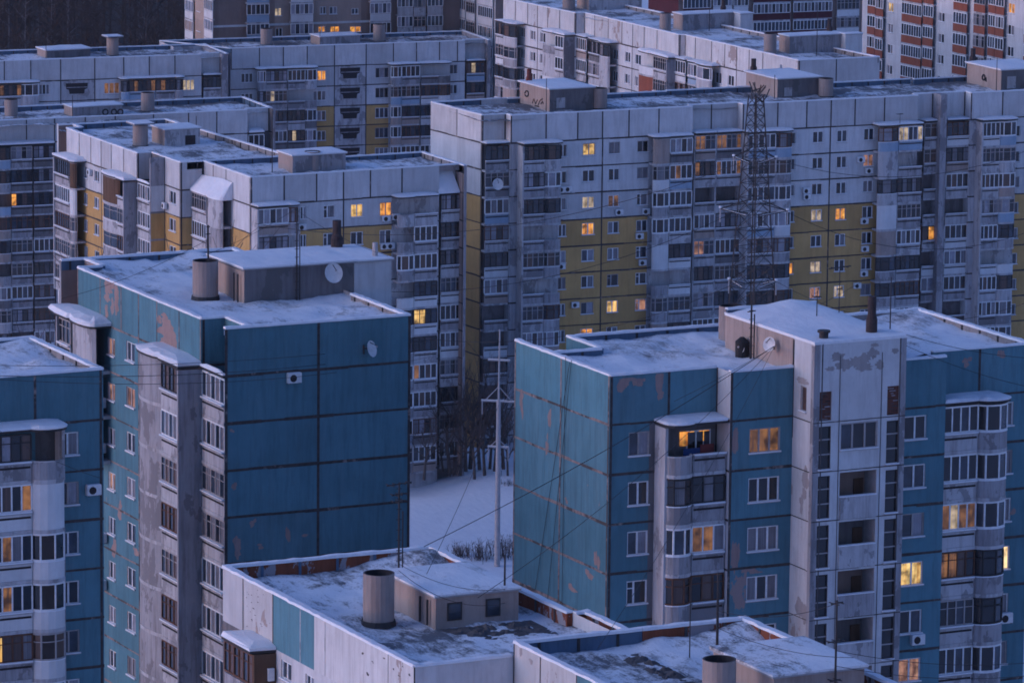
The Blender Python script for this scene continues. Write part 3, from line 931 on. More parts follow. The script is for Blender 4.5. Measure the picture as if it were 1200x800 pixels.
# ------------------------------------------------------------------ blue block left of the middle
BL = Building('tall blue block with a blank two-panel end wall and a grey roof house on top', 54.1, NEAR, 2.8, 2.8, (113.05, 266.7), 'blue panel blocks')
a0, a1, b0, b1 = 113.05, 124.9, 266.7, 293.2
fS = Face((a0, b0), (a1, b0)); fW = Face((a0, 290.1), (a0, 270.3))
BL.wall(fS, lambda r, s: 'blue_paint_peeled' if r in (3, 4) and s < 6 else 'blue_paint', vat=[.06, fS.s_at(373, 480), 11.78], vbody=[.06, fS.s_at(373, 480), 11.78], seam_w=.17)
vs = [fW.s_at(x, y) for x, y in ((117.5, 345), (142, 350), (162.5, 360), (184, 380), (210, 380))]
o = BL.column(fW, 126.5, 134.5, 396, 417, range(0, 8), 2)
o += BL.column(fW, 148, 158, 401, 424, range(0, 8), 2)
s_e = fW.s_at(169.5, 470); o2 = BL.column(fW, 168, 176, 405, 430, range(0, 8), 1)
BL.wall(fW, lambda r, s: ('blue_paint_peeled' if r == -1 and (2.8 < s < 7.6 or 12 < s < 16.2) or r in (3,) and s < 6.8 else ('concrete_dark' if s > 12.9 and r >= 0 else 'blue_paint')), vat=[.05] + vs + [19.7], vbody=[vs[2]], opens=o + o2, seam_mat='seam_mortar', seam_w=.11)
# recesses at both ends of the long side
rS = Face((a0, 270.3), (114.55, 270.3)); rW = Face((114.55, 270.3), (114.55, b0 + .02)); rN = Face((114.55, b0 + .02), (a0, b0 + .02))
BL.wall(rS, 'blue_paint', vat=[.15], vbody=[.15]); BL.wall(rW, lambda r, s: 'blue_paint' if r < 0 else 'concrete_dark', vat=[])
q1 = Face((a0, b1), (114.6, b1)); q2 = Face((114.6, b1 - .25), (114.6, 290.1)); q3 = Face((114.6, 290.1), (a0, 290.1))
for fx, mt in ((Face((a0, b1), (a0, b1 - .25)), 'concrete'), (Face((a0, b1 - .25), (114.6, b1 - .25)), 'facing_brown'), (q2, 'facing_brown'), (q3, 'blue_paint'),
               (Face((a1, b0), (a1, b1)), 'concrete_light'), (Face((a1, b1), (a0, b1)), 'blue_paint')):
    BL.wall(fx, mt, seams=False)
BL.deck([(a0 + 1.5, a1, b0, b1), (a0, a0 + 1.5, 270.3, 290.1), (a0, a0 + 1.5, b0, b0 + .3)], .36, 'roof_snow_thick', [(115, 292.5, 4, .3), (122, 292, 4, .3), (119, 284, 3, .25)])
BL.parapet([((a1, b1), (a0, b1)), ((114.6, b1 - .3), (114.6, 290.1)), ((114.6, 290.1), (a0, 290.1))], .3, .62, 'roof_inner_blue')
BL.parapet([((a1, b0), (a1, 274.6))], .3, .6, 'roof_inner_grey')
BL.parapet([((a1, 282), (a1, b1)), ((a0, 290.1), (a0, 270.3)), ((a0, 270.3), (114.55, 270.3)), ((114.55, 270.3), (114.55, b0)), ((a0, b0), (a1, b0))], .25, .40, ribs=False, capw=.05)
h1 = roof_house(BL, 118.4, 125.6, 276.35, 281.8, 53.4, 55.75, 'concrete_dark', .14, .14)
h2 = roof_house(BL, 125.62, 128.1, 276.33, 281.8, 40, 55.72, 'white_paint', .10, .13, name='lift_tower')
c = MB(); c.box(118.385, 118.399, 276.4, 281.75, 53.4, 55.6, 'facing_beige'); c.build('side_facing', h1, (118.4, 276.4, 53.4))
for yy in (276.9, 277.5):
    c = MB(); c.tube([(118.2, yy, 53.5), (118.2, yy, 55.4)], .05, 8, 'dark_metal'); c.build('drain_pipe', h1, (118.2, yy, 53.5))
vent_shaft(BL, 116.8, 278.6, 53.72, .78, 2.35)
chimney(BL, 126.6, 281.1, 55.8, 1.75, .3)
chimney(BL, 127.4, 277.2, 55.8, .9, .17, 'concrete_light', False)
# west balconies: rounded bay, flat glazing, wing slab; loggia in the recess
t0, t1, t2 = fW.s_at(172, 480, .6), fW.s_at(188, 480, 1.3), 19.7
sl = [(t1, 1.25), (t2, 1.25)]; rp = arc_plan(t0, t1, .95, .45)
for k in range(8):
    gz = ['dark', 'white', 'old', 'wood', 'old', 'wood', 'wood', 'wood'][k]
    full = 2.60 if True else 1.0
    balcony(BL, fW, k, rp, None, 'concrete', None, glaze='', hp=2.63, wing=None, door=False, ledge=False, slab=True)
    balcony(BL, fW, k, None, sl, 'concrete_light', 'concrete_light', glaze=gz, wing=[t2 + .09], wing_d=1.5, wing_mat='concrete', style=['glass_dark', 'glass_brown'] if gz != 'white' else ['glass_blue', 'glass_curtain'])
canopy(BL, fW, rp + sl, BL.floor(0) + 2.72, BL.root, .26, .2)
fL = Face((a0, 270.3), (a0, b0 + .05)); lg = [(.15, .02), (3.5, .02)]
for k in range(8):
    balcony(BL, fL, k, None, lg, 'concrete_light', 'concrete_light', glaze=['white', 'white', 'old', 'old', 'white', 'white', 'white', 'white'][k], style=[['glass_blue', 'glass_curtain'], ['glass_curtain', 'glass_dark']][k % 2], door=False, slab=True)
canopy(BL, fL, [(0.1, .1), (3.55, .1)], BL.floor(0) + 2.72, BL.root, .16, .05)
g0, g1, g2 = -.1, fW.s_at(83, 400, 1.2), fW.s_at(124, 402, .3)
for k in range(3):
    balcony(BL, fW, k, arc_plan(g1, g2, .95, .45), None, 'concrete_light', None, glaze='', hp=2.63, door=False, ledge=False)
    balcony(BL, fW, k, None, [(g0, 1.25), (g1, 1.25)], 'concrete_light', 'concrete_light', glaze='white' if k else 'old', wing=[g0], wing_d=1.4, wing_mat='concrete')
canopy(BL, fW, [(g0 - 1.5, 1.1), (g0, 1.3)] + [(g1, 1.3)] + arc_plan(g1, g2, .95, .45)[1:], BL.floor(0) + 2.72, BL.root, .3, .2)
for (x, y, w, h, n) in ((128, 342, 1.6, 1.5, 6), (138, 350, 1.2, 1.6, 5), (124, 365, 1.0, 1.2, 4), (197, 392, 3.0, 2.0, 8), (190, 372, 1.6, .8, 4), (135, 640, .9, 1.6, 4), (160, 648, 1.2, .8, 3), (140, 600, .8, 1.4, 4)): flake(BL, fW, x, y, w, h, n)
for (x, y, w, h, n) in ((276, 570, .5, .7, 3), (296, 612, .6, .5, 3), (279, 640, .7, 1.2, 5), (338, 625, .4, 1.1, 4), (356, 628, .6, .25, 2), (305, 640, .5, .4, 2), (272, 505, .35, .35, 2)): flake(BL, fS, x, y, w, h, n)
BL.finish()

# ------------------------------------------------------------------ blue block cut by the left edge
BE_ = Building('blue block cut off by the left edge, white round-ended balconies, snow-edged roof', 54.1, NEAR, 2.82, 2.81, (101.9, 257.7), 'blue panel blocks')
x1_, y0_ = 101.9, 257.7; x0_ = 78.0; y1_ = 268.6
f = Face((x0_, y0_), (x1_, y0_))
o = BE_.column(f, 67, 92, 506.5, 534, range(0, 6), 2)
zone0, zone1 = f.s_at(-40, 540, 0), f.s_at(66, 540, 0)
BE_.wall(f, lambda r, s: 'concrete_dark' if zone0 < s < zone1 and r >= 0 else 'blue_paint', vat=[f.s_at(41, 470), f.L - .15], vbody=[f.L - .15], opens=o)
for A, B in (((x1_, y0_), (x1_, y1_)), ((x1_, y1_), (x0_, y1_)), ((x0_, y1_), (x0_, y0_))): BE_.wall(Face(A, B), 'blue_paint', seams=False)
BE_.deck([(x0_, x1_, y0_, y1_)], .34, 'roof_snow_thick', [(101, 268, 4, .45), (100, 262, 2.5, .2)])
BE_.parapet([((x1_, y0_), (x1_, y1_))], .3, .6, 'roof_inner_grey')
BE_.parapet([((x1_, y1_), (x0_, y1_))], .3, .6)
BE_.parapet([((x0_, y0_), (x1_, y0_)), ((x0_, y1_), (x0_, y0_))], .25, .38, ribs=False)
m0 = f.s_at(-10, 545, 1.3); m1 = f.s_at(37, 545, 1.3); m2 = f.s_at(71, 545, .6)
sp = [(m0, 1.28), (m1, 1.28)]; rp = arc_plan(m1, m2, 1.12, .62)
KS = [dict(glaze='', gl2='dark', style2=['glass_brown', 'glass_pale', 'glass_dark'], par='concrete', par2='concrete', top=1),
      dict(glaze='', gl2='white', par='siding_white', par2='siding_white', style2=['glass_dark', 'glass_brown', 'lit_dim', 'lit_dim', 'glass_dark']),
      dict(glaze='white', gl2='white', par='siding_white', par2='siding_white', style2=['glass_dark', 'lit_dim', 'glass_curtain']),
      dict(glaze='white', gl2='white', par='siding_white', par2='siding_white', style2=['glass_dark', 'lit_dim', 'glass_dark']),
      dict(glaze='old', gl2='wood', par='siding_white', par2='concrete', style=['glass_brown', 'glass_dark'], style2=['lit_yellow', 'glass_brown', 'glass_brown', 'glass_curtain']),
      dict(glaze='white', gl2='white', par='siding_white', par2='siding_white')]
for k in range(6):
    if k == 1:
        balcony(BE_, f, k, rp, None, 'siding_white', None, glaze='', hp=2.6, door=False, ledge=False)
        balcony(BE_, f, k, None, sp, 'siding_white', 'siding_white', glaze='white', style=['glass_dark', 'glass_brown', 'glass_dark', 'lit_dim', 'glass_brown'])
    else: balcony(BE_, f, k, rp, sp, wing=[m2], wing_d=1.05, **KS[k])
BE_.finish()

# ------------------------------------------------------------------ the two roofs in the foreground
FA = Building('low front block with white and teal attic panels, roof house with two dark windows', 51.3, NEAR, 2.66, 2.8, (93.6, 199.25), 'foreground roofs')
c0, c1, d0, d1 = 93.6, 104.8, 199.25, 221.1
fW = Face((c0, d1), (c0, d0)); fS = Face((c0, d0), (98.5, d0))
jo = [fW.s_at(x, y) for x, y in ((285, 700), (320, 694), (352, 720), (381, 735), (414, 744), (455, 775))]
o = FA.column(fW, 329.5, 341.5, 775, 797, range(0, 2), 2, 'white_frame') + FA.column(fW, 358, 368, 791, 812, range(0, 2), 2, 'white_frame')
zb = jo[1] - .02
FA.wall(fW, lambda r, s: ('blue_paint' if jo[1] < s < jo[4] else ('white_paint_peeled' if s > jo[0] else 'white_paint')) if r < 0 else ('concrete_dark' if s < jo[1] - .3 else 'white_paint'), vat=[jo[0], jo[1]], vbody=[], opens=o, seam_w=.09, hz=False)
for q in (jo[2], jo[3]): FA.w.fbox(fW, q - .04, q + .04, .003, .012, 48.65, 51.3, 'concrete_light')
FA.w.fbox(fW, jo[5] - .02, jo[5] + .02, .003, .012, 48.65, 51.3, 'stain')
FA.wall(fS, 'white_paint', seams=False); FA.w.fbox(fS, -.02, .05, .003, .012, 30, 51.3, 'stain')
for A, B in (((98.5, d0), (c1, d0)), ((c1, d0), (c1, d1)), ((c1, d1), (c0, d1))): FA.wall(Face(A, B), 'white_paint', seams=False)
FA.wall(Face((105.6, d0), (105.6, 205.7)), 'white_paint', seams=False); FA.wall(Face((105.6, 205.7), (104.8, 205.7)), 'white_paint', seams=False); FA.wall(Face((104.8, d0), (105.6, d0)), 'white_paint', seams=False)
FA.deck([(c0, c1, d0, d1), (c1, 105.6, d0, 205.7)], .66, 'roof_snow', [(104, 220, 5, .75), (100, 216, 4, .25), (105, 203, 2, .3), (94, 212, 3, .15)])
FA.parapet([((c1, d1), (c0, d1))], .3, .75, 'rusty_panel', True, rib_mat='roof_inner_blue')
FA.parapet([((105.6, d0), (105.6, 205.7)), ((105.6, 205.7), (104.8, 205.7)), ((104.8, 205.7), (104.8, d1))], .3, .75, 'rusty_panel', True, rib_mat='stain')
FA.parapet([((c0, d1), (c0, d0)), ((c0, d0), (98.45, d0))], .25, .7, 'roof_inner_grey', False, capw=.05)
h = roof_house(FA, 98.75, 103.05, 207.9, 213.6, 50.4, 52.1, 'beige_plaster', .10, .12, snow_mat='roof_snow_thick')
fh = Face((98.75, 207.9), (103.05, 207.9))
for (xl, xr) in ((524, 541), (569, 586)):
    s0, s1 = fh.s_at(xl, 716), fh.s_at(xr, 716)
    w_ = MB(); w_.fbox(fh, s0, s1, .004, .05, 50.95, 51.8, 'dark_metal'); w_.fbox(fh, s0 + .08, s1 - .08, .051, .06, 51.02, 51.73, 'glass_blue')
    w_.build('window', h, fh.P(s0, 0, 50.95))
for yy in (209.3, 208.5):
    c = MB(); c.tube([(98.6, yy, 50.7), (98.6, yy, 51.9)], .06, 8, 'dark_metal'); c.build('drain_pipe', h, (98.6, yy, 50.7))
vent_shaft(FA, 96.75, 209.9, 50.62, .74, 2.45)
heap('roofing_debris', 98.9, 103.6, 204.9, 207.7, 50.66, .26, 'stain', 'heap of torn dark roofing felt in front of the roof house with two windows')
b0_ = fW.s_at(263, 742, 1.15); b1_ = fW.s_at(296, 776, 1.15)
balcony(FA, fW, 0, None, [(b0_, 1.15), (b1_, 1.15)], 'concrete', 'concrete', glaze='wood', style=['glass_blue', 'glass_brown', 'glass_dark', 'glass_brown'], wing=[b1_ + .09], wing_d=1.15, wing_mat='wood_boards', ledge=False, top=1, snow_t=.2, top_h=2.66)
ac_s = (b1_, fW)
for i in range(26):
    flake(FA, fW, RND.uniform(288, 318), RND.uniform(688, 735), RND.uniform(.1, .5), RND.uniform(.04, .12), 1, 'stain')
for (x, y) in ((425, 765), (437, 775), (462, 785), (472, 779), (468, 792), (480, 790), (430, 790), (450, 770)): flake(FA, fW, x, y, RND.uniform(.1, .5), RND.uniform(.06, .25), 2, 'stain')
FA.finish()

FB = Building('front block whose snowy roof has a hatch with rust-red sides, cut by the bottom edge', 51.95, NEAR, 2.66, 2.8, (98.5, 199.2), 'foreground roofs')
e0, e1, g0_, g1_ = 98.52, 110.4, 176.0, 199.2
fW = Face((e0, g1_), (e0, g0_)); js = [fW.s_at(633.5, 768), fW.s_at(676, 790)]
FB.wall(fW, lambda r, s: ('blue_paint' if s > js[1] else 'white_paint_peeled') if r < 0 else 'white_paint', vat=[.06, js[0], js[1]], seam_w=.09)
for A, B in (((e0, g0_), (e1, g0_)), ((e1, g0_), (e1, g1_)), ((e1, g1_), (e0, g1_))): FB.wall(Face(A, B), 'white_paint', seams=False)
FB.deck([(e0, e1, g0_, g1_)], .68, 'roof_snow', [(110, 198.6, 4.2, .6), (106, 198.8, 2.5, .2)])
FB.parapet([((104.9, g1_), (e0, g1_))], .3, .8, 'roof_inner_blue', True)
FB.parapet([((e1, g1_), (104.9, g1_)), ((e1, g0_), (e1, g1_))], .3, .8, 'rusty_panel', True, rib_mat='stain')
FB.parapet([((e0, g1_), (e0, g0_))], .25, .7, 'roof_inner_grey', False)
q = onz(806, 792, 51.3)
h = roof_house(FB, 104.5, 109.0, 185.9, 191.4, 51.0, 52.75, 'beige_plaster', .12, .14, snow_mat='roof_snow')
vent_shaft(FB, 102.4, 187.0, 51.25, .74, 2.3)
heap('roofing_debris', 102.6, 104.0, 191.5, 197.6, 51.28, .26, 'stain', 'dark strip of rubble across the snow of the rust-sided front roof')
for (x, y, w, h, n) in ((611, 762, .4, .5, 4), (622, 774, .5, .4, 4), (652, 790, .3, .3, 2)): flake(FB, fW, x, y, w, h, n, 'white_peel_bare')
FB.finish()
# ================================================================== blocks behind
LITB = [(828, 162, 'lit_dim'), (866, 162, 'lit_dim'), (540, 205, 'lit_dim'), (826, 195, 'lit_dim'), (850, 195, 'lit_dim'), (795, 200, 'lit_dim'), (1066, 155, 'lit_pale'), (1090, 277, 'lit_orange'),
        (490, 367, 'lit_yellow'), (325, 115, 'lit_pale'), (22, 238, 'lit_orange'), (160, 100, 'lit_dim'), (190, 101, 'lit_dim'), (490, 428, 'lit_dim'), (552, 79, 'lit_pale'), (345, 158, 'lit_pale'), (818, 289, 'lit_pink'),
        (1180, 147, 'lit_dim'), (8, 103, 'lit_dim'), (485, 455, 'glass_brown')]
def litb(P, tol=12):
    x, y = proj(P)
    for (lx, ly, st) in LITB:
        if abs(x - lx) < tol and abs(y - ly) < 9: return st
    return None
GZ = ['white', 'white', 'white', 'old', 'wood', 'dark', 'old', 'dark']
PR = ['concrete', 'concrete', 'concrete', 'concrete_light', 'concrete_light', 'siding_white', 'siding_blue', 'concrete_dark', 'beige_plaster']
def bcol(bd, f, xl, xm, xr, y, rows, rnd=None, d=1.1, bulge=.4, top=True, full=False, wing=None, door=False, snow_t=.15, openp=.2, over=None, wd=None, par=None, gzs=None, prs=None):
    """a stack of balconies read off the photo columns xl..xr; rnd 'L' / 'R' says at which end the rounded bay is"""
    sa = f.s_at(xl, y, d * .6 if rnd == 'L' else d); sb = f.s_at(xr, y, d * .6 if rnd == 'R' else d)
    sm = f.s_at(xm, y, d) if xm else None
    rp = sp = None
    if rnd == 'L': rp = arc_plan(sa, sm, d - .1, bulge); sp = [(sm, d), (sb, d)]
    elif rnd == 'R': rp = arc_plan(sm, sb, d - .1, bulge); sp = [(sa, d), (sm, d)]
    else: sp = [(sa, d), (sb, d)]
    for k in rows:
        gz = RND.choice(gzs or GZ); g2 = gz if RND.random() < .75 else RND.choice(gzs or GZ)
        if RND.random() < openp: g2 = gz = ''
        pm = par or RND.choice(prs or PR); p2 = pm if RND.random() < .6 else RND.choice(prs or PR)
        st = RND.choice([None, ['glass_dark', 'glass_curtain'], ['glass_blue', 'glass_dark'], ['glass_dark', 'glass_brown', 'glass_dark'], ['glass_curtain', 'glass_pale', 'glass_dark']])
        l = litb(f.P((sp[0][0] + sp[1][0]) / 2, d, bd.floor(k) + 1.7))
        s2 = st
        if l:
            s2 = RND.choice([[l, 'glass_dark', 'glass_brown', 'glass_dark'], ['glass_brown', l, 'glass_dark', 'glass_dark'], [l, l, 'glass_dark', 'glass_blue']])
            g2 = g2 or 'old'
        kw = dict(over[k]) if over and k in over else {}
        hp = 1.02
        if rp and full and RND.random() < .35:           # bay closed with boards right up
            balcony(bd, f, k, rp, None, RND.choice(['concrete', 'beige_plaster', 'siding_white', 'concrete', 'concrete_light', 'wood_boards']), None, glaze='', hp=bd.h - .2, door=False, ledge=False)
            balcony(bd, f, k, None, sp, p2, p2, glaze=g2, style=s2, wing=wing and [sa if rnd != 'L' else sb], wing_d=wd or d, door=door)
        else:
            a = dict(par=pm, par2=p2, glaze=gz, gl2=g2, style=st, style2=s2); a.update(kw)
            balcony(bd, f, k, rp, sp, wing=([{'l': sa, 'r': sb}[c] for c in wing] if wing else None), wing_d=wd or d, door=door, **a)
    if top:
        canopy(bd, f, (rp or []) + sp if rnd != 'R' else sp + rp, bd.floor(rows[0]) + bd.h - .06, bd.root, snow_t)
def house_px(bd, xw, xc, xe, yb, yt, zd, mat, snow_t=.16, over=.12, name='roof_house', side=None):
    c = onz(xc, yb, zd)
    f = Face((c.x, c.y), (c.x + 10, c.y)); w = Face((c.x, c.y + 10), (c.x, c.y))
    x1 = c.x + f.s_at(xe, yb); y1 = c.y + 10 - w.s_at(xw, yb - 8)
    zt = f.px(xc, yt)[1]
    o = roof_house(bd, c.x, x1, c.y, y1, zd - .3, zt, mat, over, snow_t, name=name)
    if side:
        b = MB(); b.quad((c.x - .004, c.y + .02, zd - .3), (c.x - .004, y1 - .02, zd - .3), (c.x - .004, y1 - .02, zt - .05), (c.x - .004, c.y + .02, zt - .05), side)
        b.build('side_facing', o, (c.x, c.y, zd))
    return o, (c.x, x1, c.y, y1, zt)
def vent_px(bd, xl, xr, yb, yt, zd, mat='asbestos_pipe', lid=False):
    c = onz((xl + xr) / 2, yb, zd)
    f = Face((c.x, c.y), (c.x + 10, c.y))
    k = FPX / (c - CAM).dot(FW)
    r = (xr - xl) / 2 / k
    zt = f.px((xl + xr) / 2, yt)[1]
    return vent_shaft(bd, c.x, c.y + r * .6, zd - .1, r, zt - zd + .1, mat, lid)
def chim_px(bd, x, yb, yt, r, z, mat='pipe_soot'):
    c = onz(x, yb, z)
    f = Face((c.x, c.y), (c.x + 10, c.y))
    return chimney(bd, c.x, c.y, z - .1, f.px(x, yt)[1] - z + .1, r, mat)
def xy(x, y, z):
    p = onz(x, y, z); return (p.x, p.y)
def closed(bd, pts, mat='white_paint'):
    for a, b in zip(pts[:-1], pts[1:]): bd.wall(Face(a, b), mat, seams=False)

# ------------------------------------------------------------------ the long white and ochre block
BW = Building('long white and ochre block behind the pylon, roof houses along its roof', 35.3, 0.0, 2.9, 2.8, (227.3, 468.27), 'white and ochre panel blocks')
ya = math.radians(-2.5)
A0 = Vector((227.3, 468.27)); eS = Vector((math.cos(ya), math.sin(ya))); nS = Vector((eS.y, -eS.x))
Mf = Face(A0, A0 + eS * 68)
def mp(s, d): p = A0 + eS * s + nS * d; return (p.x, p.y)
D = 1.2
S1 = Mf.s_at(598.5, 134, D); S2 = Mf.s_at(812, 125, D); S3 = Mf.s_at(870.5, 121.5, D); S4 = Mf.s_at(1076, 112, D)
S5 = Mf.s_at(1094, 109, 0.0); S6 = Mf.s_at(1138, 108, D); S7 = 68.0
wh_ye = lambda r, s: 'white_paint' if r < 3 else 'yellow_paint'
wf = Face((226.74, 479.5), mp(0, 0))
BW.wall(wf, lambda r, s: ('siding_white' if s < 5.2 and r == 0 else 'white_paint') if r < 2 else 'yellow_paint', vat=[wf.s_at(535.5, 150), wf.L - .1], vbody=[wf.L - .1], rev='reveal')
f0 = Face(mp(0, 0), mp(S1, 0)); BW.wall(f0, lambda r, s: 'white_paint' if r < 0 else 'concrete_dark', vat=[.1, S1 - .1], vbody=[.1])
fs1 = Face(mp(S1, 0), mp(S1, D)); BW.wall(fs1, 'white_paint')
f1 = Face(mp(S1, D), mp(S2, D)); f1_bw = f1; f0_bw = f0
ops = []
for (a, b_, t_, q_) in ((655.5, 664.5, 169.5, 184), (683, 697.5, 168, 182), (713.5, 726.5, 166.5, 180.5), (747, 760, 165, 178.5)):
    ops += BW.column(f1, a, b_, t_, q_, range(0, 9), [2, 2, 2, 'a'])
bz = [f1.s_at(612, 180, 0), f1.s_at(654, 180, 0), f1.s_at(765, 180, 0)]
va = [f1.s_at(x, 150) for x in (640, 677, 706, 737, 772)]
BW.wall(f1, lambda r, s: ('concrete_light' if (s < bz[1] or s > bz[2]) and r >= 0 else wh_ye(r, s)), vat=[.08] + va, vbody=[f1.s_at(706, 180)], opens=ops)
BW.wall(Face(mp(S2, D), mp(S2, 0)), 'white_paint', seams=False)
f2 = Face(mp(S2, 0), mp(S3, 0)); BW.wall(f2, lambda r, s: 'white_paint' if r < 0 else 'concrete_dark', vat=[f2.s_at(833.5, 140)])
BW.wall(Face(mp(S3, 0), mp(S3, D)), 'white_paint')
f3 = Face(mp(S3, D), mp(S4, D)); f3_bw = f3
ops = []
for (a, b_, t_, q_) in ((922, 932.5, 155.5, 169), (952.5, 965, 154, 167.5), (981, 993, 152.5, 166.5), (1012.5, 1024.5, 150.5, 164.5)):
    ops += BW.column(f3, a, b_, t_, q_, range(0, 8), [2, 2, 2, 'a'])
c1_, c2_ = f3.s_at(925, 170, 0), f3.s_at(1030, 170, 0)
BW.wall(f3, lambda r, s: ('concrete_light' if (s < c1_ or s > c2_) and r >= 0 else wh_ye(r, s)), vat=[.08] + [f3.s_at(x, 130) for x in (911.5, 945.5, 974, 1002, 1036.5)], vbody=[f3.s_at(973, 160)], opens=ops)
f4 = Face(mp(S4, 0), mp(S5, 0)); BW.wall(Face(mp(S4, D), mp(S4, 0)), 'white_paint', seams=False)
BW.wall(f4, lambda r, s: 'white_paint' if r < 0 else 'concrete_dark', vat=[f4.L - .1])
# the joint fins between the two sections
for (x, w_) in ((1094.5, .62),):
    s = S5; BW.w.hexa([(*mp(s, 1.75), 0), (*mp(s + .75, 1.75), 0), (*mp(s + .75, -.2), 0), (*mp(s, -.2), 0), (*mp(s, 1.75), 35.32), (*mp(s + .75, 1.75), 35.32), (*mp(s + .75, -.2), 35.32), (*mp(s, -.2), 35.32)], 'concrete')
f5 = Face(mp(S5 + .75, 0), mp(S6, 0)); BW.wall(f5, lambda r, s: 'white_paint' if r < 0 else 'concrete_dark', vat=[f5.L - .1])
BW.wall(Face(mp(S6, 0), mp(S6, D)), 'white_paint')
f6 = Face(mp(S6, D), mp(S7, D)); f6_bw = f6
o = BW.column(f6, 1190, 1196, 147, 160, range(0, 8), 1)
c3_ = f6.s_at(1190, 160)
BW.wall(f6, lambda r, s: 'concrete_light' if s < c3_ - .2 and r >= 0 else wh_ye(r, s), vat=[.08, f6.s_at(1175, 120)], opens=o)
closed(BW, [mp(S7, D), mp(S7, -11.5), (226.74, 479.5)])
bcol(BW, f0, 569, None, 597, 180, range(0, 12), None, .95, top=True)
bcol(BW, f1, 613, 638.5, 656, 180, range(0, 9), 'R', 1.25, .35, wing='l', wd=1.4, full=False)
bcol(BW, f1, 763.5, 785.5, 811.5, 180, range(0, 9), 'L', 1.15, .4, full=True)
bcol(BW, f2, 814.5, None, 839, 175, range(0, 9), None, 1.25, wing='lr')
bcol(BW, f2, 840, None, 869, 175, range(0, 9), None, 1.25, wing='r')
bcol(BW, f3, 876, 909, 926, 170, range(0, 9), 'R', 1.2, .4, wing='l', wd=1.4)
bcol(BW, f3, 1027.5, 1053.5, 1081, 160, range(0, 9), 'L', 1.15, .4, full=True, over={1: dict(par='siding_white', par2='siding_white'), 0: dict(par='siding_blue', par2='siding_blue', glaze='wood', gl2='white')})
bcol(BW, f4, 1083.5, None, 1098, 160, range(0, 9), None, .9)
bcol(BW, f5, 1110, None, 1136, 155, range(0, 9), None, .95)
bcol(BW, f6, 1151, 1172, 1189, 155, range(0, 9), 'R', 1.25, .35, wing='l', wd=1.45)
zd = 34.75
BW.deck([(226.9, 296, 466.8, 479.4)], .5, 'roof_snow_thin', [(240, 478.5, 3, .3)], step=1.0)
BW.parapet([(mp(S7, -11.5), mp(S4 + 6, -11.3)), (mp(S4 + 5.8, -11.7), mp(S3 - 3, -11.5)), (mp(S3 - 3.2, -11.1), mp(S1 + 5, -11.3)), (mp(S1 + 5.2, -11.7), (226.74, 479.5))], .3, .75, 'roof_inner_blue')
BW.parapet([((226.74, 479.5), mp(0, 0)), (mp(0, 0), mp(S1, 0)), (mp(S1, 0), mp(S1, D)), (mp(S1, D), mp(S2, D)), (mp(S2, 0), mp(S3, 0)), (mp(S3, 0), mp(S3, D)), (mp(S3, D), mp(S4, D)), (mp(S4, 0), mp(S6, 0)), (mp(S6, 0), mp(S6, D)), (mp(S6, D), mp(S7, D))], .25, .6, 'roof_inner_grey', False, capw=.03)
h, q = house_px(BW, 609, 644, 695, 131, 105.5, zd, 'concrete_dark', .16, .2, side='beige_plaster')
wh = Face((q[0], q[3]), (q[0], q[2])); b = MB()
def stroke(b, f, pts, r):
    P = [f.P(f.s_at(x, y), .012, f.px(x, y)[1]) for x, y in pts]
    b.tube(P, r, 5, 'dark_interior')
stroke(b, wh, [(617.5 + 2.2 * math.cos(a * .7), 110 + 3.3 * math.sin(a * .7)) for a in range(10)], .09)
for pts in ([(624, 121), (626, 116), (628, 122), (630, 117)], [(631, 123), (633, 118), (636, 116)], [(627, 124), (632, 125)], [(634, 122), (636, 119), (637, 122)]): stroke(b, wh, pts, .07)
b.build('wall_scrawl', h, (q[0], q[2], q[4] - 1))
sh = Face((q[0], q[2]), (q[1], q[2])); b = MB(); a_, z_ = sh.px(652, 127); b.fbox(sh, a_, sh.s_at(662, 127), .004, .04, z_, sh.px(652, 115)[1], 'concrete_light'); b.build('door', h, sh.P(a_, 0, z_))
vent_px(BW, 696, 714, 128, 104, zd)
chim_px(BW, 620, 97, 81, .28, q[4], 'pipe_red')
h, q = house_px(BW, 874, 911, 961, 115.5, 93.5, zd, 'concrete_dark', .16, .2, side='beige_plaster')
vent_px(BW, 961.5, 979, 114, 92.5, zd)
sh = Face((q[0], q[2]), (q[1], q[2])); b = MB(); a_, z_ = sh.px(919, 113); b.fbox(sh, a_, sh.s_at(928, 113), .004, .04, z_, sh.px(919, 103)[1], 'concrete_light'); b.build('door', h, sh.P(a_, 0, z_))
chim_px(BW, 883, 84, 69, .3, q[4]); chim_px(BW, 915, 82, 76, .14, q[4], 'galvanised')
h, q = house_px(BW, 1133, 1173, 1230, 107, 83, zd, 'concrete_dark', .16, .2, side='beige_plaster')
wh = Face((q[0], q[3]), (q[0], q[2])); b = MB()
stroke(b, wh, [(1153 + 1.6 * math.cos(a * .7), 91 + 3 * math.sin(a * .7)) for a in range(10)], .12); stroke(b, wh, [(1155, 95), (1156, 91), (1156, 96)], .08)
b.build('wall_scrawl', h, (q[0], q[2], q[4] - 1))
sh = Face((q[0], q[2]), (q[1], q[2])); b = MB(); a_, z_ = sh.px(1180, 104); b.fbox(sh, a_, sh.s_at(1190, 104), .004, .04, z_, sh.px(1180, 90)[1], 'concrete_light'); b.build('door', h, sh.P(a_, 0, z_))
chim_px(BW, 1140, 72.5, 57, .3, q[4])
BW.finish()

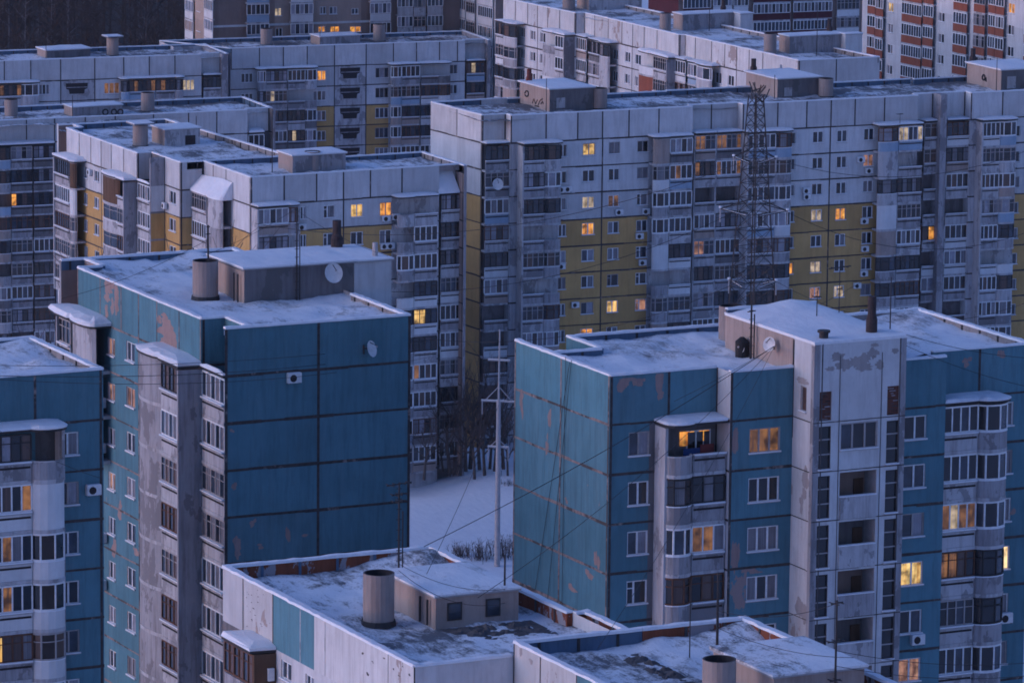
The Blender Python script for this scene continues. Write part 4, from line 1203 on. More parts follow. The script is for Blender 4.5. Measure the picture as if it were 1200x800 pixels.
# ------------------------------------------------------------------ stepped white and ochre block
BY = Building('stepped white and ochre block with a tall snow slope on its corner balcony', 32.64, 0.0, 2.8, 2.8, (190.97, 453.65), 'white and ochre panel blocks')
P0, P1, P2 = (190.97, 493.2), (190.97, 473.3), (192.5, 473.3)
w1 = Face(P0, P1); F_BYw = w1
vs = [w1.s_at(x, y) for x, y in ((93, 170), (106.5, 172), (118.5, 175), (130.5, 178), (145, 185))]
ye = lambda r, s: 'white_paint' if r < 1 else 'yellow_paint'
o = BY.column(w1, 98.5, 102.5, 195, 209, range(0, 5), 2, 'white_frame') + BY.column(w1, 110.5, 116, 200, 213, range(0, 5), 2, 'white_frame') + BY.column(w1, 123, 127, 205, 218, range(0, 5), 1, 'white_frame')
zx = w1.s_at(132, 200)
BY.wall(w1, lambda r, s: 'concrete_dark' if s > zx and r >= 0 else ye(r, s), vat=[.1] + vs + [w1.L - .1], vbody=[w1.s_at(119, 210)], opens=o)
BY.wall(Face(P1, P2), 'white_paint', vat=[.1]); BY.wall(Face(P2, (192.5, 469.8)), 'concrete_dark')
BY.w.hexa([(190.97, 469.78, 0), (192.5, 469.78, 0), (192.5, 470.05, 0), (190.97, 470.05, 0), (190.97, 469.78, 32.6), (192.5, 469.78, 32.6), (192.5, 470.05, 32.6), (190.97, 470.05, 32.6)], 'concrete')
for k in range(0, 4):
    z = BY.zt - 2.8 - 2.8 * k
    BY.w.quad((191.0, 469.77, z - 2.7), (192.48, 469.77, z - 2.7), (192.48, 469.77, z - .1), (191.0, 469.77, z - .1), 'white_paint' if k < 1 else 'yellow_paint')
w2 = Face((192.5, 469.8), (192.5, 465.6)); F_BY2 = w2
o = BY.column(w2, 198.5, 206, 224, 239, range(0, 4), 2, 'white_frame')
BY.wall(w2, ye, vat=[.1, w2.L - .1], vbody=[.1, w2.L - .1], opens=o)
s2f = Face((192.5, 465.6), (195.0, 465.6)); BY.wall(s2f, ye, vat=[.1, 2.4], vbody=[.1])
w3 = Face((195.0, 465.6), (195.0, 453.65))
zc0 = w3.s_at(270, 250)
BY.wall(w3, lambda r, s: ye(r, s) if s > zc0 or r < 0 else 'concrete_light', vat=[.1] + [w3.s_at(x, 200) for x in (250, 265)] + [w3.L - .1], vbody=[zc0, w3.L - .1])
s3 = Face((195.0, 453.65), (215.6, 453.85)); F_BY3 = s3
o = []
for (a, b_, t_, q_) in ((352, 359, 242, 257), (379, 392.5, 240.5, 255.5), (411, 425.5, 239, 254.5), (445, 459, 237, 253)):
    o += BY.column(s3, a, b_, t_, q_, range(0, 5), [2, 2, 'a'])
b1z, b2z = s3.s_at(346, 250), s3.s_at(463, 250)
BY.wall(s3, lambda r, s: ye(r, s) if (b1z < s < b2z) or r < 0 else 'concrete_light', vat=[.1] + [s3.s_at(x, 220) for x in (333, 371, 402.5, 434, 471)], vbody=[s3.s_at(402.5, 250)], opens=o)
s4 = Face((215.6, 454.9), (217.9, 454.9)); BY.wall(s4, lambda r, s: 'white_paint' if r < 0 else 'concrete_dark')
BY.wall(Face((215.6, 453.85), (215.6, 454.9)), 'white_paint', seams=False)
BY.wall(Face((217.9, 456), (217.9, 452.9)), 'beige_plaster', vat=[2.9], vbody=[2.9])
BY.wall(Face((217.9, 452.9), (218.2, 452.9)), 'concrete', seams=False)
e1 = xy(235, 148, 32.64); e2 = xy(318, 190, 32.64); bk = xy(185, 143, 32.64)
closed(BY, [(218.2, 452.9), (218.2, 463.2), (205.2, 463.2), (203.4, 495.8), (190.97, 495.8), (190.97, 495.4), (192.6, 495.4), (192.6, 493.2), P0])
BY.w.quad((190.97, 495.38, 0), (192.55, 495.38, 0), (192.55, 495.38, 32.6), (190.97, 495.38, 32.6), 'facing_brown')
# balconies
bcol(BY, w1, 74, 82, 96, 200, range(0, 5), None, 1.2, top=False) if False else None
sl0, sl1, sl2 = -.1, w1.s_at(82, 205, 1.2), w1.s_at(97, 205, .3)
pars = ['wood_boards', 'siding_white', 'concrete', 'concrete_light', 'concrete']
for k in range(0, 5):
    balcony(BY, w1, k, arc_plan(sl1, sl2, .95, .45), None, pars[k], None, glaze='' if k < 2 else 'old', hp=2.62 if k < 2 else 1.02, door=False, ledge=False)
    balcony(BY, w1, k, None, [(sl0, 1.25), (sl1, 1.25)], 'concrete', 'concrete', glaze=['dark', 'white', 'wood', 'old', 'old'][k], wing=[sl0], wing_d=1.4)
canopy(BY, w1, [(sl0, 1.3), (sl1, 1.3)] + arc_plan(sl1, sl2, .95, .45)[1:], BY.floor(0) + 2.72, BY.root, .25, .2)
t0, t1, t2 = w1.s_at(125.5, 240, .6), w1.s_at(137, 240, 1.3), w1.L - .35
for k in range(0, 5):
    balcony(BY, w1, k, arc_plan(t0, t1, .95, .45), None, ['wood_boards', 'concrete_light', 'concrete', 'concrete_light', 'concrete'][k], None, glaze='' if k == 0 else 'old', hp=2.62 if k == 0 else 1.02, door=False, ledge=False)
    balcony(BY, w1, k, None, [(t1, 1.25), (t2, 1.25)], 'concrete', 'concrete_light', glaze=['', 'old', 'wood', 'old', 'old'][k], wing=[t2 + .09], wing_d=1.45, wing_mat='concrete')
canopy(BY, w1, arc_plan(t0, t1, .95, .45) + [(t1, 1.3), (t2 + .2, 1.3)], BY.floor(0) + 2.72, BY.root, .22, .15)
lg = Face((190.97, 473.3), (190.97, 469.85))
for k in range(0, 4): balcony(BY, lg, k, None, [(.1, .01), (3.3, .01)], 'concrete', 'concrete_light', glaze='white', style=['glass_blue', 'glass_curtain'], door=False)
canopy(BY, lg, [(.1, .05), (3.3, .05)], BY.floor(0) + 2.72, BY.root, .16, .04)
k0, k1, k2 = w3.s_at(225, 240, 1.3), w3.s_at(241, 245, 1.35), w3.s_at(270, 250, .2)
for k in range(0, 4):
    balcony(BY, w3, k, arc_plan(k1, k2, 1.0, .5), None, ['concrete_light', 'concrete', 'beige_plaster', 'concrete'][k], None, glaze='', hp=2.62, door=False, ledge=False)
    balcony(BY, w3, k, None, [(k0, 1.3), (k1, 1.3)], 'concrete', 'concrete_light', glaze=['old', 'white', 'white', 'old'][k])
# the steep snow slope over that corner bay
b = MB(); zc = BY.floor(0) + 2.72; ring = [(k0 - .2, .02)] + offs([(k0 - .2, 1.32), (k1, 1.32)] + arc_plan(k1, k2 + .1, 1.0, .5)[1:], .15) + [(k2 + .2, .02)]
lo = [w3.P(a, max(0.0, d), zc) for a, d in ring]; lo2 = [w3.P(a, max(0, d), zc + .22) for a, d in ring]; hi = [w3.P(a, .03 + d * .10, zc + 1.9 - .5 * abs(a - (k1 + k2) / 2) / (k2 - k0)) for a, d in ring]
for i in range(len(ring) - 1):
    b.quad(lo[i], lo[i + 1], lo2[i + 1], lo2[i], 'snow'); b.quad(lo2[i], lo2[i + 1], hi[i + 1], hi[i], 'snow')
b.add(lo, [tuple(range(len(lo) - 1, -1, -1))], 'dark_metal'); b.add(hi, [tuple(range(len(hi)))], 'snow')
b.build('snow_slope', BY.root, w3.P(k0, 0, zc))
bcol(BY, s3, 302, 338, 347, 250, range(0, 4), 'R', 1.35, .3, wing='l', wd=1.5, openp=0, over={0: dict(par='concrete', glaze='wood', gl2='white', style2=None), 1: dict(glaze='', gl2='dark')})
bcol(BY, s3, 463.5, 486, 513, 245, range(0, 10), 'L', 1.15, .4, over={0: dict(glaze='', gl2=''), 1: dict(glaze='', gl2='white'), 2: dict(glaze='white', gl2='white'), 3: dict(glaze='', gl2='dark')})
bcol(BY, s4, 517, None, 541, 240, range(0, 10), None, 1.0, openp=.05, top=False)
b = MB(); b.hexa([s4.P(-.1, 1.2, 29.8), s4.P(2.25, 1.2, 29.8), s4.P(2.25, .01, 29.8), s4.P(-.1, .01, 29.8), s4.P(-.1, 1.2, 29.95), s4.P(2.25, 1.2, 29.95), s4.P(1.9, .1, 31.9), s4.P(.0, .1, 31.9)], 'snow')
b.build('snow_slope', BY.root, s4.P(0, 0, 29.8))
zd = 32.1
BY.deck([(190.97, 203.4, 473.3, 495.4), (192.5, 205.2, 465.6, 473.3), (195, 218, 454.0, 465.6)], .5, 'roof_snow', [(203, 488, 4, .3), (196, 490, 4, .3), (210, 462, 4, .3)], step=.8)
BY.parapet([((203.4, 495.8), (190.97, 495.8)), ((192.6, 495.4), (192.6, 493.2)), ((192.6, 493.2), (190.97, 493.2))], .3, .75)
BY.parapet([((218.2, 452.9), (218.2, 463.2)), ((204.6, 465.6), (203.4, 495.8))], .3, .8, 'roof_inner_grey')
BY.parapet([((218.2, 463.2), (205.2, 463.2)), ((203.6, 465.9), (193.2, 465.9))], .3, .75)
BY.parapet([(P0, P1), (P1, P2), (P2, (192.5, 465.6)), ((192.5, 465.6), (195, 465.6)), ((195, 465.6), (195, 453.65)), ((195, 453.65), (215.6, 453.85)), ((215.6, 454.0), (217.9, 454.0))], .25, .6, 'roof_inner_grey', False, capw=.03)
h, q = house_px(BY, 178, 193, 234.5, 172, 153, zd, 'concrete_light', .18, .12, side='facing_beige')
fh = Face((q[0], q[2]), (q[1], q[2])); b = MB(); a_, z_ = fh.px(217, 170); b.fbox(fh, a_, fh.s_at(229, 170), .004, .02, z_, fh.px(217, 159)[1], 'dark_interior'); b.build('door', h, fh.P(a_, 0, z_))
vent_px(BY, 157.5, 175.5, 172, 147, zd, lid=True)
h, q = house_px(BY, 326, 343, 405, 203, 183.5, zd, 'concrete', .18, .12, side='beige_plaster')
vent_px(BY, 359, 378, 201, 178, zd)
BY.finish()

# ------------------------------------------------------------------ grey block at the far left
L2 = Building('grey panel block at the left edge, three deep rows of loggias under a snow ledge', 23.7, -6.5, 2.85, 2.8, (209.34, 562.22), 'pale panel blocks far back')
ya = math.radians(-4.2); eL = Vector((math.cos(ya), math.sin(ya))); A2 = Vector((209.34, 562.22)) - eL * 12
M2 = Face(A2, A2 + eL * 60)
sR = M2.s_at(290, 131); sE = M2.s_at(319, 131, 0)
f = Face(A2, A2 + eL * sR)
q0 = f.s_at(64, 160)
L2.wall(f, lambda r, s: 'concrete_dark' if r >= 0 and s < q0 else 'white_paint', vat=[f.s_at(x, 150) for x in (31, 64, 100, 135, 180, 221, 254)], vbody=[q0, f.s_at(254, 160)])
fr_ = Face(M2.P(sR, -1.1, 0).xy, M2.P(sE, -1.1, 0).xy)
L2.wall(fr_, lambda r, s: 'white_paint' if r < 0 else 'concrete_dark', vat=[fr_.L * .98])
L2.wall(Face(M2.P(sE, -1.3, 0).xy, M2.P(sE, .3, 0).xy), 'beige_plaster')
L2.w.hexa([M2.P(sE, .3, 0), M2.P(sE + .3, .3, 0), M2.P(sE + .3, -1.4, 0), M2.P(sE, -1.4, 0), M2.P(sE, .3, 23.68), M2.P(sE + .3, .3, 23.68), M2.P(sE + .3, -1.4, 23.68), M2.P(sE, -1.4, 23.68)], 'concrete')
closed(L2, [M2.P(sE + .3, -1.0, 0).xy, M2.P(sE + .3, -11.5, 0).xy, M2.P(0, -11.5, 0).xy, M2.P(0, 0, 0).xy], 'white_paint')
bcol(L2, f, -30, -4, 11.5, 190, range(0, 10), 'R', 1.1, .4, top=False)
bcol(L2, f, 13, None, 37.5, 185, range(0, 10), None, 1.0, top=False, openp=.1, gzs=['old', 'old', 'dark', 'wood', 'white'], prs=['concrete', 'concrete_dark'])
bcol(L2, f, 39.5, None, 63, 182, range(0, 10), None, 1.0, top=False, openp=.1, gzs=['old', 'old', 'dark', 'wood', 'white'], prs=['concrete', 'concrete_dark'])
canopy(L2, f, [(f.s_at(-30, 170, 1), 1.0), (f.s_at(63, 170, 1), 1.0)], L2.floor(0) + 2.75, L2.root, .22)
bcol(L2, fr_, 291.5, None, 309.5, 167, range(0, 2), None, .9, openp=0, par='white_paint', snow_t=.3)
zd = 23.15
L2.deck([(A2.x + .3, A2.x + eL.x * sE, 560.5, 573.5)], .5, 'roof_snow_thin', [(240, 568, 3, .3)], step=1.0)
p = [M2.P(sE + .3, -1.0, 0).xy, M2.P(sE + .3, -11.5, 0).xy, M2.P(0, -11.5, 0).xy]
L2.parapet([(p[0], p[1]), (p[1], p[2])], .3, .75, 'roof_inner_blue')
L2.parapet([(M2.P(0, 0, 0).xy, M2.P(sR, 0, 0).xy), (M2.P(sR, -1.1, 0).xy, M2.P(sE, -1.1, 0).xy)], .25, .6, 'roof_inner_grey', False, capw=.03)
h, q = house_px(L2, 75, 85, 143, 137.5, 126.5, zd, 'concrete', .16, .12, side='beige_plaster')
sh = Face((q[0], q[2]), (q[1], q[2])); b = MB()
for x in (123.5, 133.5, 141):
    a_, z_ = sh.px(x, 131.5)
    for rr, dd, mm in ((.42, .012, 'dark_interior'), (.24, .018, 'concrete')): b.add([sh.P(a_ + rr * math.cos(k * .4488), dd, z_ + rr * math.sin(k * .4488)) for k in range(14)], [tuple(range(14))], mm)
b.build('round_openings', h, (q[0], q[2], q[4] - 1))
vent_px(L2, 7, 22.5, 137, 117, zd); vent_px(L2, 167, 183, 131, 109, zd, lid=False)
L2.finish()

# ------------------------------------------------------------------ the two pale blocks in the far row
def trapezoid_stack(bd, f, xl, xr, yt, yb, rows):
    s0, zt = f.px(xl, yt); s1, zb = f.px(xr, yb); zb = f.px(xl, yb)[1]; w = s1 - s0
    ops = []
    for k in rows:
        a, b_ = zb - k * bd.h, zt - k * bd.h
        m = MB()
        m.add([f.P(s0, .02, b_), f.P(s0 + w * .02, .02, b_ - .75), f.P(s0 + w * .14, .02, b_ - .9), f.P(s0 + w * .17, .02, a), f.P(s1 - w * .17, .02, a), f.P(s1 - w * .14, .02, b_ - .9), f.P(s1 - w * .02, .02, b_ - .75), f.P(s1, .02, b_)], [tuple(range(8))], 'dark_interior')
        m.fbox(f, s0 - .1, s1 + .1, .021, .10, b_ + .02, b_ + .14, 'concrete_light'); m.fbox(f, s0 + w * .16, s1 - w * .16, .021, .16, a - .12, a, 'concrete_light')
        m.fbox(f, s0 + .1, s1 - .1, .021, .06, (a + b_) / 2 + .1, (a + b_) / 2 + .2, 'concrete')
        m.build('stair_opening', bd.root, f.P(s0, 0, a))
def farblock(label, zt, A, yawd, xs_panel, xR, xE, ypan, hpx):
    bd = Building(label, zt, 0.0, 2.9, 2.8, A, 'pale panel blocks far back')
    ya = math.radians(yawd); e = Vector((math.cos(ya), math.sin(ya)))
    M = Face(Vector(A), Vector(A) + e * 80)
    sR = M.s_at(xR, ypan); sE = M.s_at(xE, ypan, -1.0)
    return bd, M, e, sR, sE
L3, M3, e3, sR, sE = farblock('pale far block beside the dark wood, square-capped vent on its roof', 20.8, (225.0, 638.4), -6.5, (), 236, 257, 75, 24)
f = Face(M3.A, M3.P(sR, 0, 0).xy)
o = []
for (a, b_, t_, q_) in ((45.5, 58, 99, 111), (122, 140, 97, 110), (213.5, 228, 93.5, 106)):
    o += L3.column(f, a, b_, t_, q_, range(0, 2), 3)
st0, st1 = f.s_at(71, 90), f.s_at(111, 90)
L3.wall(f, lambda r, s: 'concrete_light' if st0 < s < st1 and r >= 0 else 'white_paint', vat=[f.s_at(x, 80) for x in (5, 36, 71, 111, 145, 175, 205)], vbody=[st0, st1], opens=o)
trapezoid_stack(L3, f, 77, 103, 98, 110.5, range(0, 2))
bcol(L3, f, -20, 25, 45, 105, range(0, 2), 'R', 1.1, .35, openp=0)
bcol(L3, f, 141, 152, 182, 103, range(0, 2), 'L', 1.1, .35, openp=0); bcol(L3, f, 183, 205, 214, 101, range(0, 2), 'R', 1.1, .35, openp=0)
fr_ = Face(M3.P(sR, -1.0, 0).xy, M3.P(sE, -1.0, 0).xy); L3.wall(fr_, lambda r, s: 'white_paint' if r < 0 else 'concrete_dark')
bcol(L3, fr_, 238.5, None, 259, 98, range(0, 2), None, .9, openp=0)
L3.w.hexa([M3.P(sE, .2, 0), M3.P(sE + .9, .2, 0), M3.P(sE + .9, -11, 0), M3.P(sE, -11, 0), M3.P(sE, .2, 20.78), M3.P(sE + .9, .2, 20.78), M3.P(sE + .9, -11, 20.78), M3.P(sE, -11, 20.78)], 'concrete')
closed(L3, [M3.P(sE + .9, -11, 0).xy, M3.P(0, -11, 0).xy, M3.P(0, 0, 0).xy])
def deck_rot(bd, M, sE, depth, drop=.5, mat='roof_snow_thin'):
    b = MB(); n = int(sE / 1.2); m_ = int(depth / 1.2); pts = []
    for j in range(m_ + 1):
        for i in range(n + 1):
            p = M.P(sE * i / n, -depth * j / m_, 0); pts.append((p.x, p.y, bd.zt - drop + .1 * nz(p.x * .6, p.y * .6)))
    b.add(pts, [(j * (n + 1) + i, j * (n + 1) + i + 1, (j + 1) * (n + 1) + i + 1, (j + 1) * (n + 1) + i) for j in range(m_) for i in range(n)], mat)
    b.build('roof_deck', bd.root, bd.loc)
deck_rot(L3, M3, sE + .5, 11)
L3.parapet([(M3.P(sE + .9, .2, 0).xy, M3.P(sE + .9, -11, 0).xy), (M3.P(sE + .9, -11, 0).xy, M3.P(0, -11, 0).xy)], .3, .7)
L3.parapet([(M3.P(0, 0, 0).xy, M3.P(sR, 0, 0).xy), (M3.P(sR, -1, 0).xy, M3.P(sE, -1, 0).xy)], .25, .6, 'roof_inner_grey', False, capw=.03)
zd = 20.25
house_px(L3, 43.5, 55, 106, 69, 60, zd, 'concrete_dark', .2, .15, side='beige_plaster')
vent_px(L3, 126.5, 140.5, 65.5, 44.5, zd, 'beige_plaster', lid=True)
L3.finish()
L4, M4, e4, sR, sE = farblock('pale far block with a column of dark trapezoid stair openings between its balconies', 20.8, (271.4, 638.4), -6.3, (), 545, 568, 50, 23.4)
f = Face(M4.A, M4.P(sR, 0, 0).xy)
o = []
for (a, b_, t_, q_) in ((282.5, 296.5, 86, 97), (367, 382, 83, 94.5), (440, 455.5, 79.5, 91.5), (527, 536, 76, 87)):
    o += L4.column(f, a, b_, t_, q_, range(0, 5), 3 if b_ - a > 12 else 2)
st0, st1 = f.s_at(392, 80), f.s_at(429, 80)
L4.wall(f, lambda r, s: 'concrete_light' if st0 < s < st1 and r >= 0 else ('white_paint' if r < 2 or not (f.s_at(371, 120) < s < f.s_at(458, 110)) else 'yellow_paint'), vat=[.1] + [f.s_at(x, 65) for x in (304, 332, 360, 392, 429, 461, 488, 515, 536)], vbody=[st0, st1], opens=o)
trapezoid_stack(L4, f, 398.5, 422, 80, 92.5, range(0, 5))
bcol(L4, f, 301, 312, 336.5, 92, range(0, 5), 'L', 1.1, .35); bcol(L4, f, 337.5, 357.5, 370.5, 90, range(0, 5), 'R', 1.1, .35)
bcol(L4, f, 457, 471, 492, 85, range(0, 5), 'L', 1.1, .35); bcol(L4, f, 493.5, 514, 527, 83, range(0, 5), 'R', 1.1, .35)
fr_ = Face(M4.P(sR, -1.0, 0).xy, M4.P(sE, -1.0, 0).xy); L4.wall(fr_, lambda r, s: 'white_paint' if r < 0 else 'concrete_dark')
bcol(L4, fr_, 547, None, 568, 80, range(0, 3), None, .9, openp=0)
L4.w.hexa([M4.P(sE, .2, 0), M4.P(sE + .5, .2, 0), M4.P(sE + .5, -11, 0), M4.P(sE, -11, 0), M4.P(sE, .2, 20.78), M4.P(sE + .5, .2, 20.78), M4.P(sE + .5, -11, 20.78), M4.P(sE, -11, 20.78)], 'concrete')
closed(L4, [M4.P(sE + .5, -11, 0).xy, M4.P(-7, -11, 0).xy, M4.P(-7, -4, 0).xy, M4.P(0, -4, 0).xy, M4.P(0, 0, 0).xy], 'concrete_light')
deck_rot(L4, M4, sE + .3, 11)
L4.parapet([(M4.P(sE + .5, .2, 0).xy, M4.P(sE + .5, -11, 0).xy), (M4.P(sE + .5, -11, 0).xy, M4.P(-7, -11, 0).xy), (M4.P(-7, -11, 0).xy, M4.P(0, 0, 0).xy)], .3, .7)
L4.parapet([(M4.P(0, 0, 0).xy, M4.P(sR, 0, 0).xy), (M4.P(sR, -1, 0).xy, M4.P(sE, -1, 0).xy)], .25, .6, 'roof_inner_grey', False, capw=.03)
vent_px(L4, 307, 321, 53, 34, zd); vent_px(L4, 439, 453.5, 49, 29, zd)
house_px(L4, 364, 375, 422, 53.5, 44, zd, 'concrete', .18, .12, side='beige_plaster')
L4.finish()

# ------------------------------------------------------------------ white block stepping back at the top
zt = 30.82
T = Building('stained white block stepping away at the top, three sections with roof houses', zt, 0.0, 2.9, 2.8, (298.3, 527.64), 'pale panel blocks far back')
far_ = xy(590, -2, zt); c1 = xy(674, 15.5, zt); c1b = xy(685, 15.2, zt); c2 = xy(796, 41, zt); c2b = xy(803, 41.2, zt); c3 = xy(936, 71, zt); c4_ = xy(1031, 67, zt)
back = Vector(c4_) + (Vector(far_) - Vector(c3))
wp = lambda r, s: 'white_paint_peeled' if r < 0 else 'white_paint'
g1 = Face(far_, c1); g2 = Face(c1b, c2); g3 = Face(c2b, c3)
o = []
for (a, b_, t_, q_) in ((610, 615, 32.5, 44), (621.5, 627.5, 36, 47), (633, 639, 38.5, 50)): o += T.column(g1, a, b_, t_, q_, range(0, 5), 2, 'white_frame')
T.wall(g1, wp, vat=[g1.s_at(x, y) for x, y in ((604, 10), (618.5, 12), (630, 15), (642, 18), (656, 20))] + [g1.L - .1], vbody=[g1.s_at(630, 40), g1.L - .1], opens=o)
T.wall(Face(c1, c1b), 'white_paint', vat=[.1]); T.wall(Face(c2, c2b), 'concrete_light', vat=[.1])
o = []
for (a, b_, t_, q_) in ((718.5, 724, 58, 70), (732.5, 738.5, 61, 73), (744.5, 751, 64, 76)): o += T.column(g2, a, b_, t_, q_, range(0, 4), 2, 'white_frame')
T.wall(g2, wp, vat=[.1] + [g2.s_at(x, y) for x, y in ((697, 25), (713, 28), (729, 32), (741.5, 35), (755, 40), (770, 44))] + [g2.L - .1], vbody=[g2.s_at(741, 60)], opens=o)
o = []
for (a, b_, t_, q_) in ((838, 845.5, 85, 98), (853, 860, 88.5, 101)): o += T.column(g3, a, b_, t_, q_, range(0, 2), 2, 'white_frame')
T.wall(g3, wp, vat=[.1] + [g3.s_at(x, y) for x, y in ((815, 50), (834, 55), (849.5, 58), (863.5, 62), (878, 66), (894, 70))] + [g3.L - .1], vbody=[g3.s_at(863, 90)], opens=o)
fe = Face(c3, c4_); T.wall(fe, 'white_paint', vat=[.1, fe.s_at(980, 80)], vbody=[fe.s_at(980, 80)])
closed(T, [c4_, (back.x, back.y), far_])
bcol(T, g1, 581, 590, 609, 35, range(0, 5), 'R', 1.2, .5, openp=0, full=True)
t0_, t1_, t2_ = g1.s_at(640, 60, .5), g1.s_at(650, 60, 1.3), g1.L - .2
for k in range(0, 4):
    balcony(T, g1, k, arc_plan(t0_, t1_, .95, .45), None, ['concrete', 'concrete_light', 'siding_white', 'concrete'][k], None, glaze='', hp=2.62 if k else 1.02, door=False, ledge=False)
    balcony(T, g1, k, None, [(t1_, 1.25), (t2_, 1.25)], 'concrete_light', 'concrete_light', glaze='white', wing=[t2_ + .09], wing_d=1.6, wing_mat='concrete')
canopy(T, g1, arc_plan(t0_, t1_, .95, .45) + [(t1_, 1.3), (t2_ + .2, 1.4)], T.floor(0) + 2.74, T.root, .25)
bcol(T, g2, 675, None, 687, 55, range(0, 4), None, 1.1, openp=0, snow_t=.15)
bcol(T, g2, 690, 703, 718, 60, range(0, 4), 'R', 1.2, .5, openp=0, full=True)
t0_, t1_, t2_ = g2.s_at(753, 85, .5), g2.s_at(765, 85, 1.3), g2.L - .2
for k in range(0, 3):
    balcony(T, g2, k, arc_plan(t0_, t1_, .95, .45), None, ['siding_white', 'red_brickwork', 'concrete'][k], None, glaze='', hp=2.62 if k else 1.02, door=False, ledge=False)
    balcony(T, g2, k, None, [(t1_, 1.25), (t2_, 1.25)], 'concrete_light', 'concrete_light', glaze='old', wing=[t2_ + .09], wing_d=1.7, wing_mat='concrete')
canopy(T, g2, arc_plan(t0_, t1_, .95, .45) + [(t1_, 1.3), (t2_ + .2, 1.4)], T.floor(0) + 2.74, T.root, .25)
bcol(T, g3, 791, None, 803, 85, range(0, 2), None, 1.1, openp=0, snow_t=.15)
bcol(T, g3, 806, 816, 837.5, 88, range(0, 2), 'R', 1.2, .5, openp=0, full=True)
# deck as one skewed sheet, upstands, roof houses
b = MB(); n = 60; m_ = 9; pts = []
Fa, C3, C4 = Vector(far_), Vector(c3), Vector(c4_)
for j in range(m_ + 1):
    for i in range(n + 1):
        p = Fa + (C3 - Fa) * (i / n) + (C4 - C3) * ((j + .05) / m_ * .98); pts.append((p.x + (.9 if j == 0 else 0), p.y, zt - .45 + .1 * nz(p.x * .5, p.y * .5)))
b.add(pts, [(j * (n + 1) + i, j * (n + 1) + i + 1, (j + 1) * (n + 1) + i + 1, (j + 1) * (n + 1) + i) for j in range(m_) for i in range(n)], 'roof_snow')
b.build('roof_deck', T.root, T.loc)
T.parapet([(c4_, (back.x, back.y))], .3, .7, 'roof_inner_grey')
T.parapet([(far_, c1), (c1, c1b), (c1b, c2), (c2, c2b), (c2b, c3), (c3, c4_)], .25, .6, 'roof_inner_grey', False, capw=.04)
zd = zt - .5
vent_px(T, 661, 676, 13, -8, zd); house_px(T, 676, 690, 752, 13, -8, zd, 'concrete_light', .15, .1, side='beige_plaster')
vent_px(T, 774.5, 788, 38, 16, zd); h, q = house_px(T, 789, 800, 867, 36.5, 18, zd, 'concrete', .15, .12, side='beige_plaster')
chim_px(T, 847.5, 13, 0, .3, q[4])
house_px(T, 860, 867.5, 882, 35.5, 17, zd, 'white_paint', .14, .1, name='lift_tower')
vent_px(T, 897, 912, 64.5, 40, zd); h, q = house_px(T, 913, 925, 990, 64, 43.5, zd, 'concrete', .15, .12, side='beige_plaster')
chim_px(T, 972, 38, 22, .3, q[4])
house_px(T, 985, 990.5, 1010, 62, 41, zd, 'white_paint', .14, .1, name='lift_tower')
T.finish()

# ------------------------------------------------------------------ taller houses along the top edge
def bands(bd, f, cols, rows, y0, hstep=2.8, base_z=None, d=.35):
    """glazed balcony columns: (xl, xr, y of the parapet top in the first row, parapet material, frame)"""
    for (xl, xr, yp, pm, gzk) in cols:
        sa, zp = f.px(xl, yp, d); sb = f.s_at(xr, yp, d)
        bd_floor = zp - 1.02
        for k in rows:
            kk = (bd.zt - bd.attic - (bd_floor - k * hstep)) / bd.h - 1
            st = RND.choice([['glass_dark', 'glass_blue'], ['glass_curtain', 'glass_dark'], ['glass_blue'], ['glass_pale', 'glass_blue']])
            l = lit_style(f.P((sa + sb) / 2, d, bd_floor - k * hstep + 1.9), 6)
            if l: st = [l, l, 'glass_curtain']
            balcony(bd, f, kk, None, [(sa, d), (sb, d)], pm, pm, glaze=gzk, style=st, ledge=False, door=False)
LIT += [(322, 14, 'lit_pale'), (504, 4, 'lit_orange'), (533, 5, 'lit_orange'), (413, 35, 'lit_orange'), (378, 34, 'lit_orange'), (390, 35, 'lit_orange'), (1044, 8, 'lit_yellow'), (1186, 8, 'lit_orange'), (935, 11, 'lit_yellow')]
cB = at(250, 20, 711)
B1 = Building('beige and brown house above the far left roofs, glazed white bays', cB.z + 13, 0.0, 0.1, 2.8, (cB.x, cB.y), 'taller houses along the top')
ya = math.radians(-5); e = Vector((math.cos(ya), math.sin(ya))); n_ = Vector((-e.y, e.x))
cA = Vector((cB.x, cB.y))
fS = Face(cA, cA + e * 38); fWb = Face(cA + n_ * 11, cA)
o = []
for (a, b_, t_, q_, st) in ((322, 330, 9.5, 19, None), (375, 382, 8, 17, None), (386, 395, 8, 17, None), (412, 420, 10, 17, None), (323, 331, 33, 43, None), (347, 359, 32, 41, 'glass_dark'), (373, 381, 31, 38, None), (387, 398, 31, 38, None), (410, 423, 31, 38, None)):
    o += B1.column(fS, a, b_, t_, q_, [0], 2)
B1.wall(fS, lambda r, s: 'facing_brown' if s < fS.s_at(289, 20) or s > fS.s_at(459, 15) else 'facing_beige', seams=False, opens=o)
zb_ = fS.px(300, 31)[1]; B1.w.fbox(fS, 0, 25, .004, .06, zb_, zb_ + .3, 'siding_white')
bands(B1, fS, [(289.5, 315.5, 18.5, 'siding_blue', 'white'), (341, 367, 18, 'siding_white', 'white'), (434, 458, 17, 'siding_white', 'white'), (466, 484, 9.5, 'concrete_light', 'white'), (485, 499, 9.5, 'concrete_light', 'old'), (501, 519, 8.5, 'concrete_light', 'white')], range(-1, 3), 18, d=.8)
B1.wall(fWb, lambda r, s: 'facing_beige', seams=False)
bands(B1, fWb, [(216.5, 226, 12, 'siding_white', 'white'), (239, 249, 11, 'siding_white', 'white')], range(-1, 3), 12, d=.3)
o2 = B1.column(fWb, 230.5, 235, 4, 14, range(0, 2), 1)
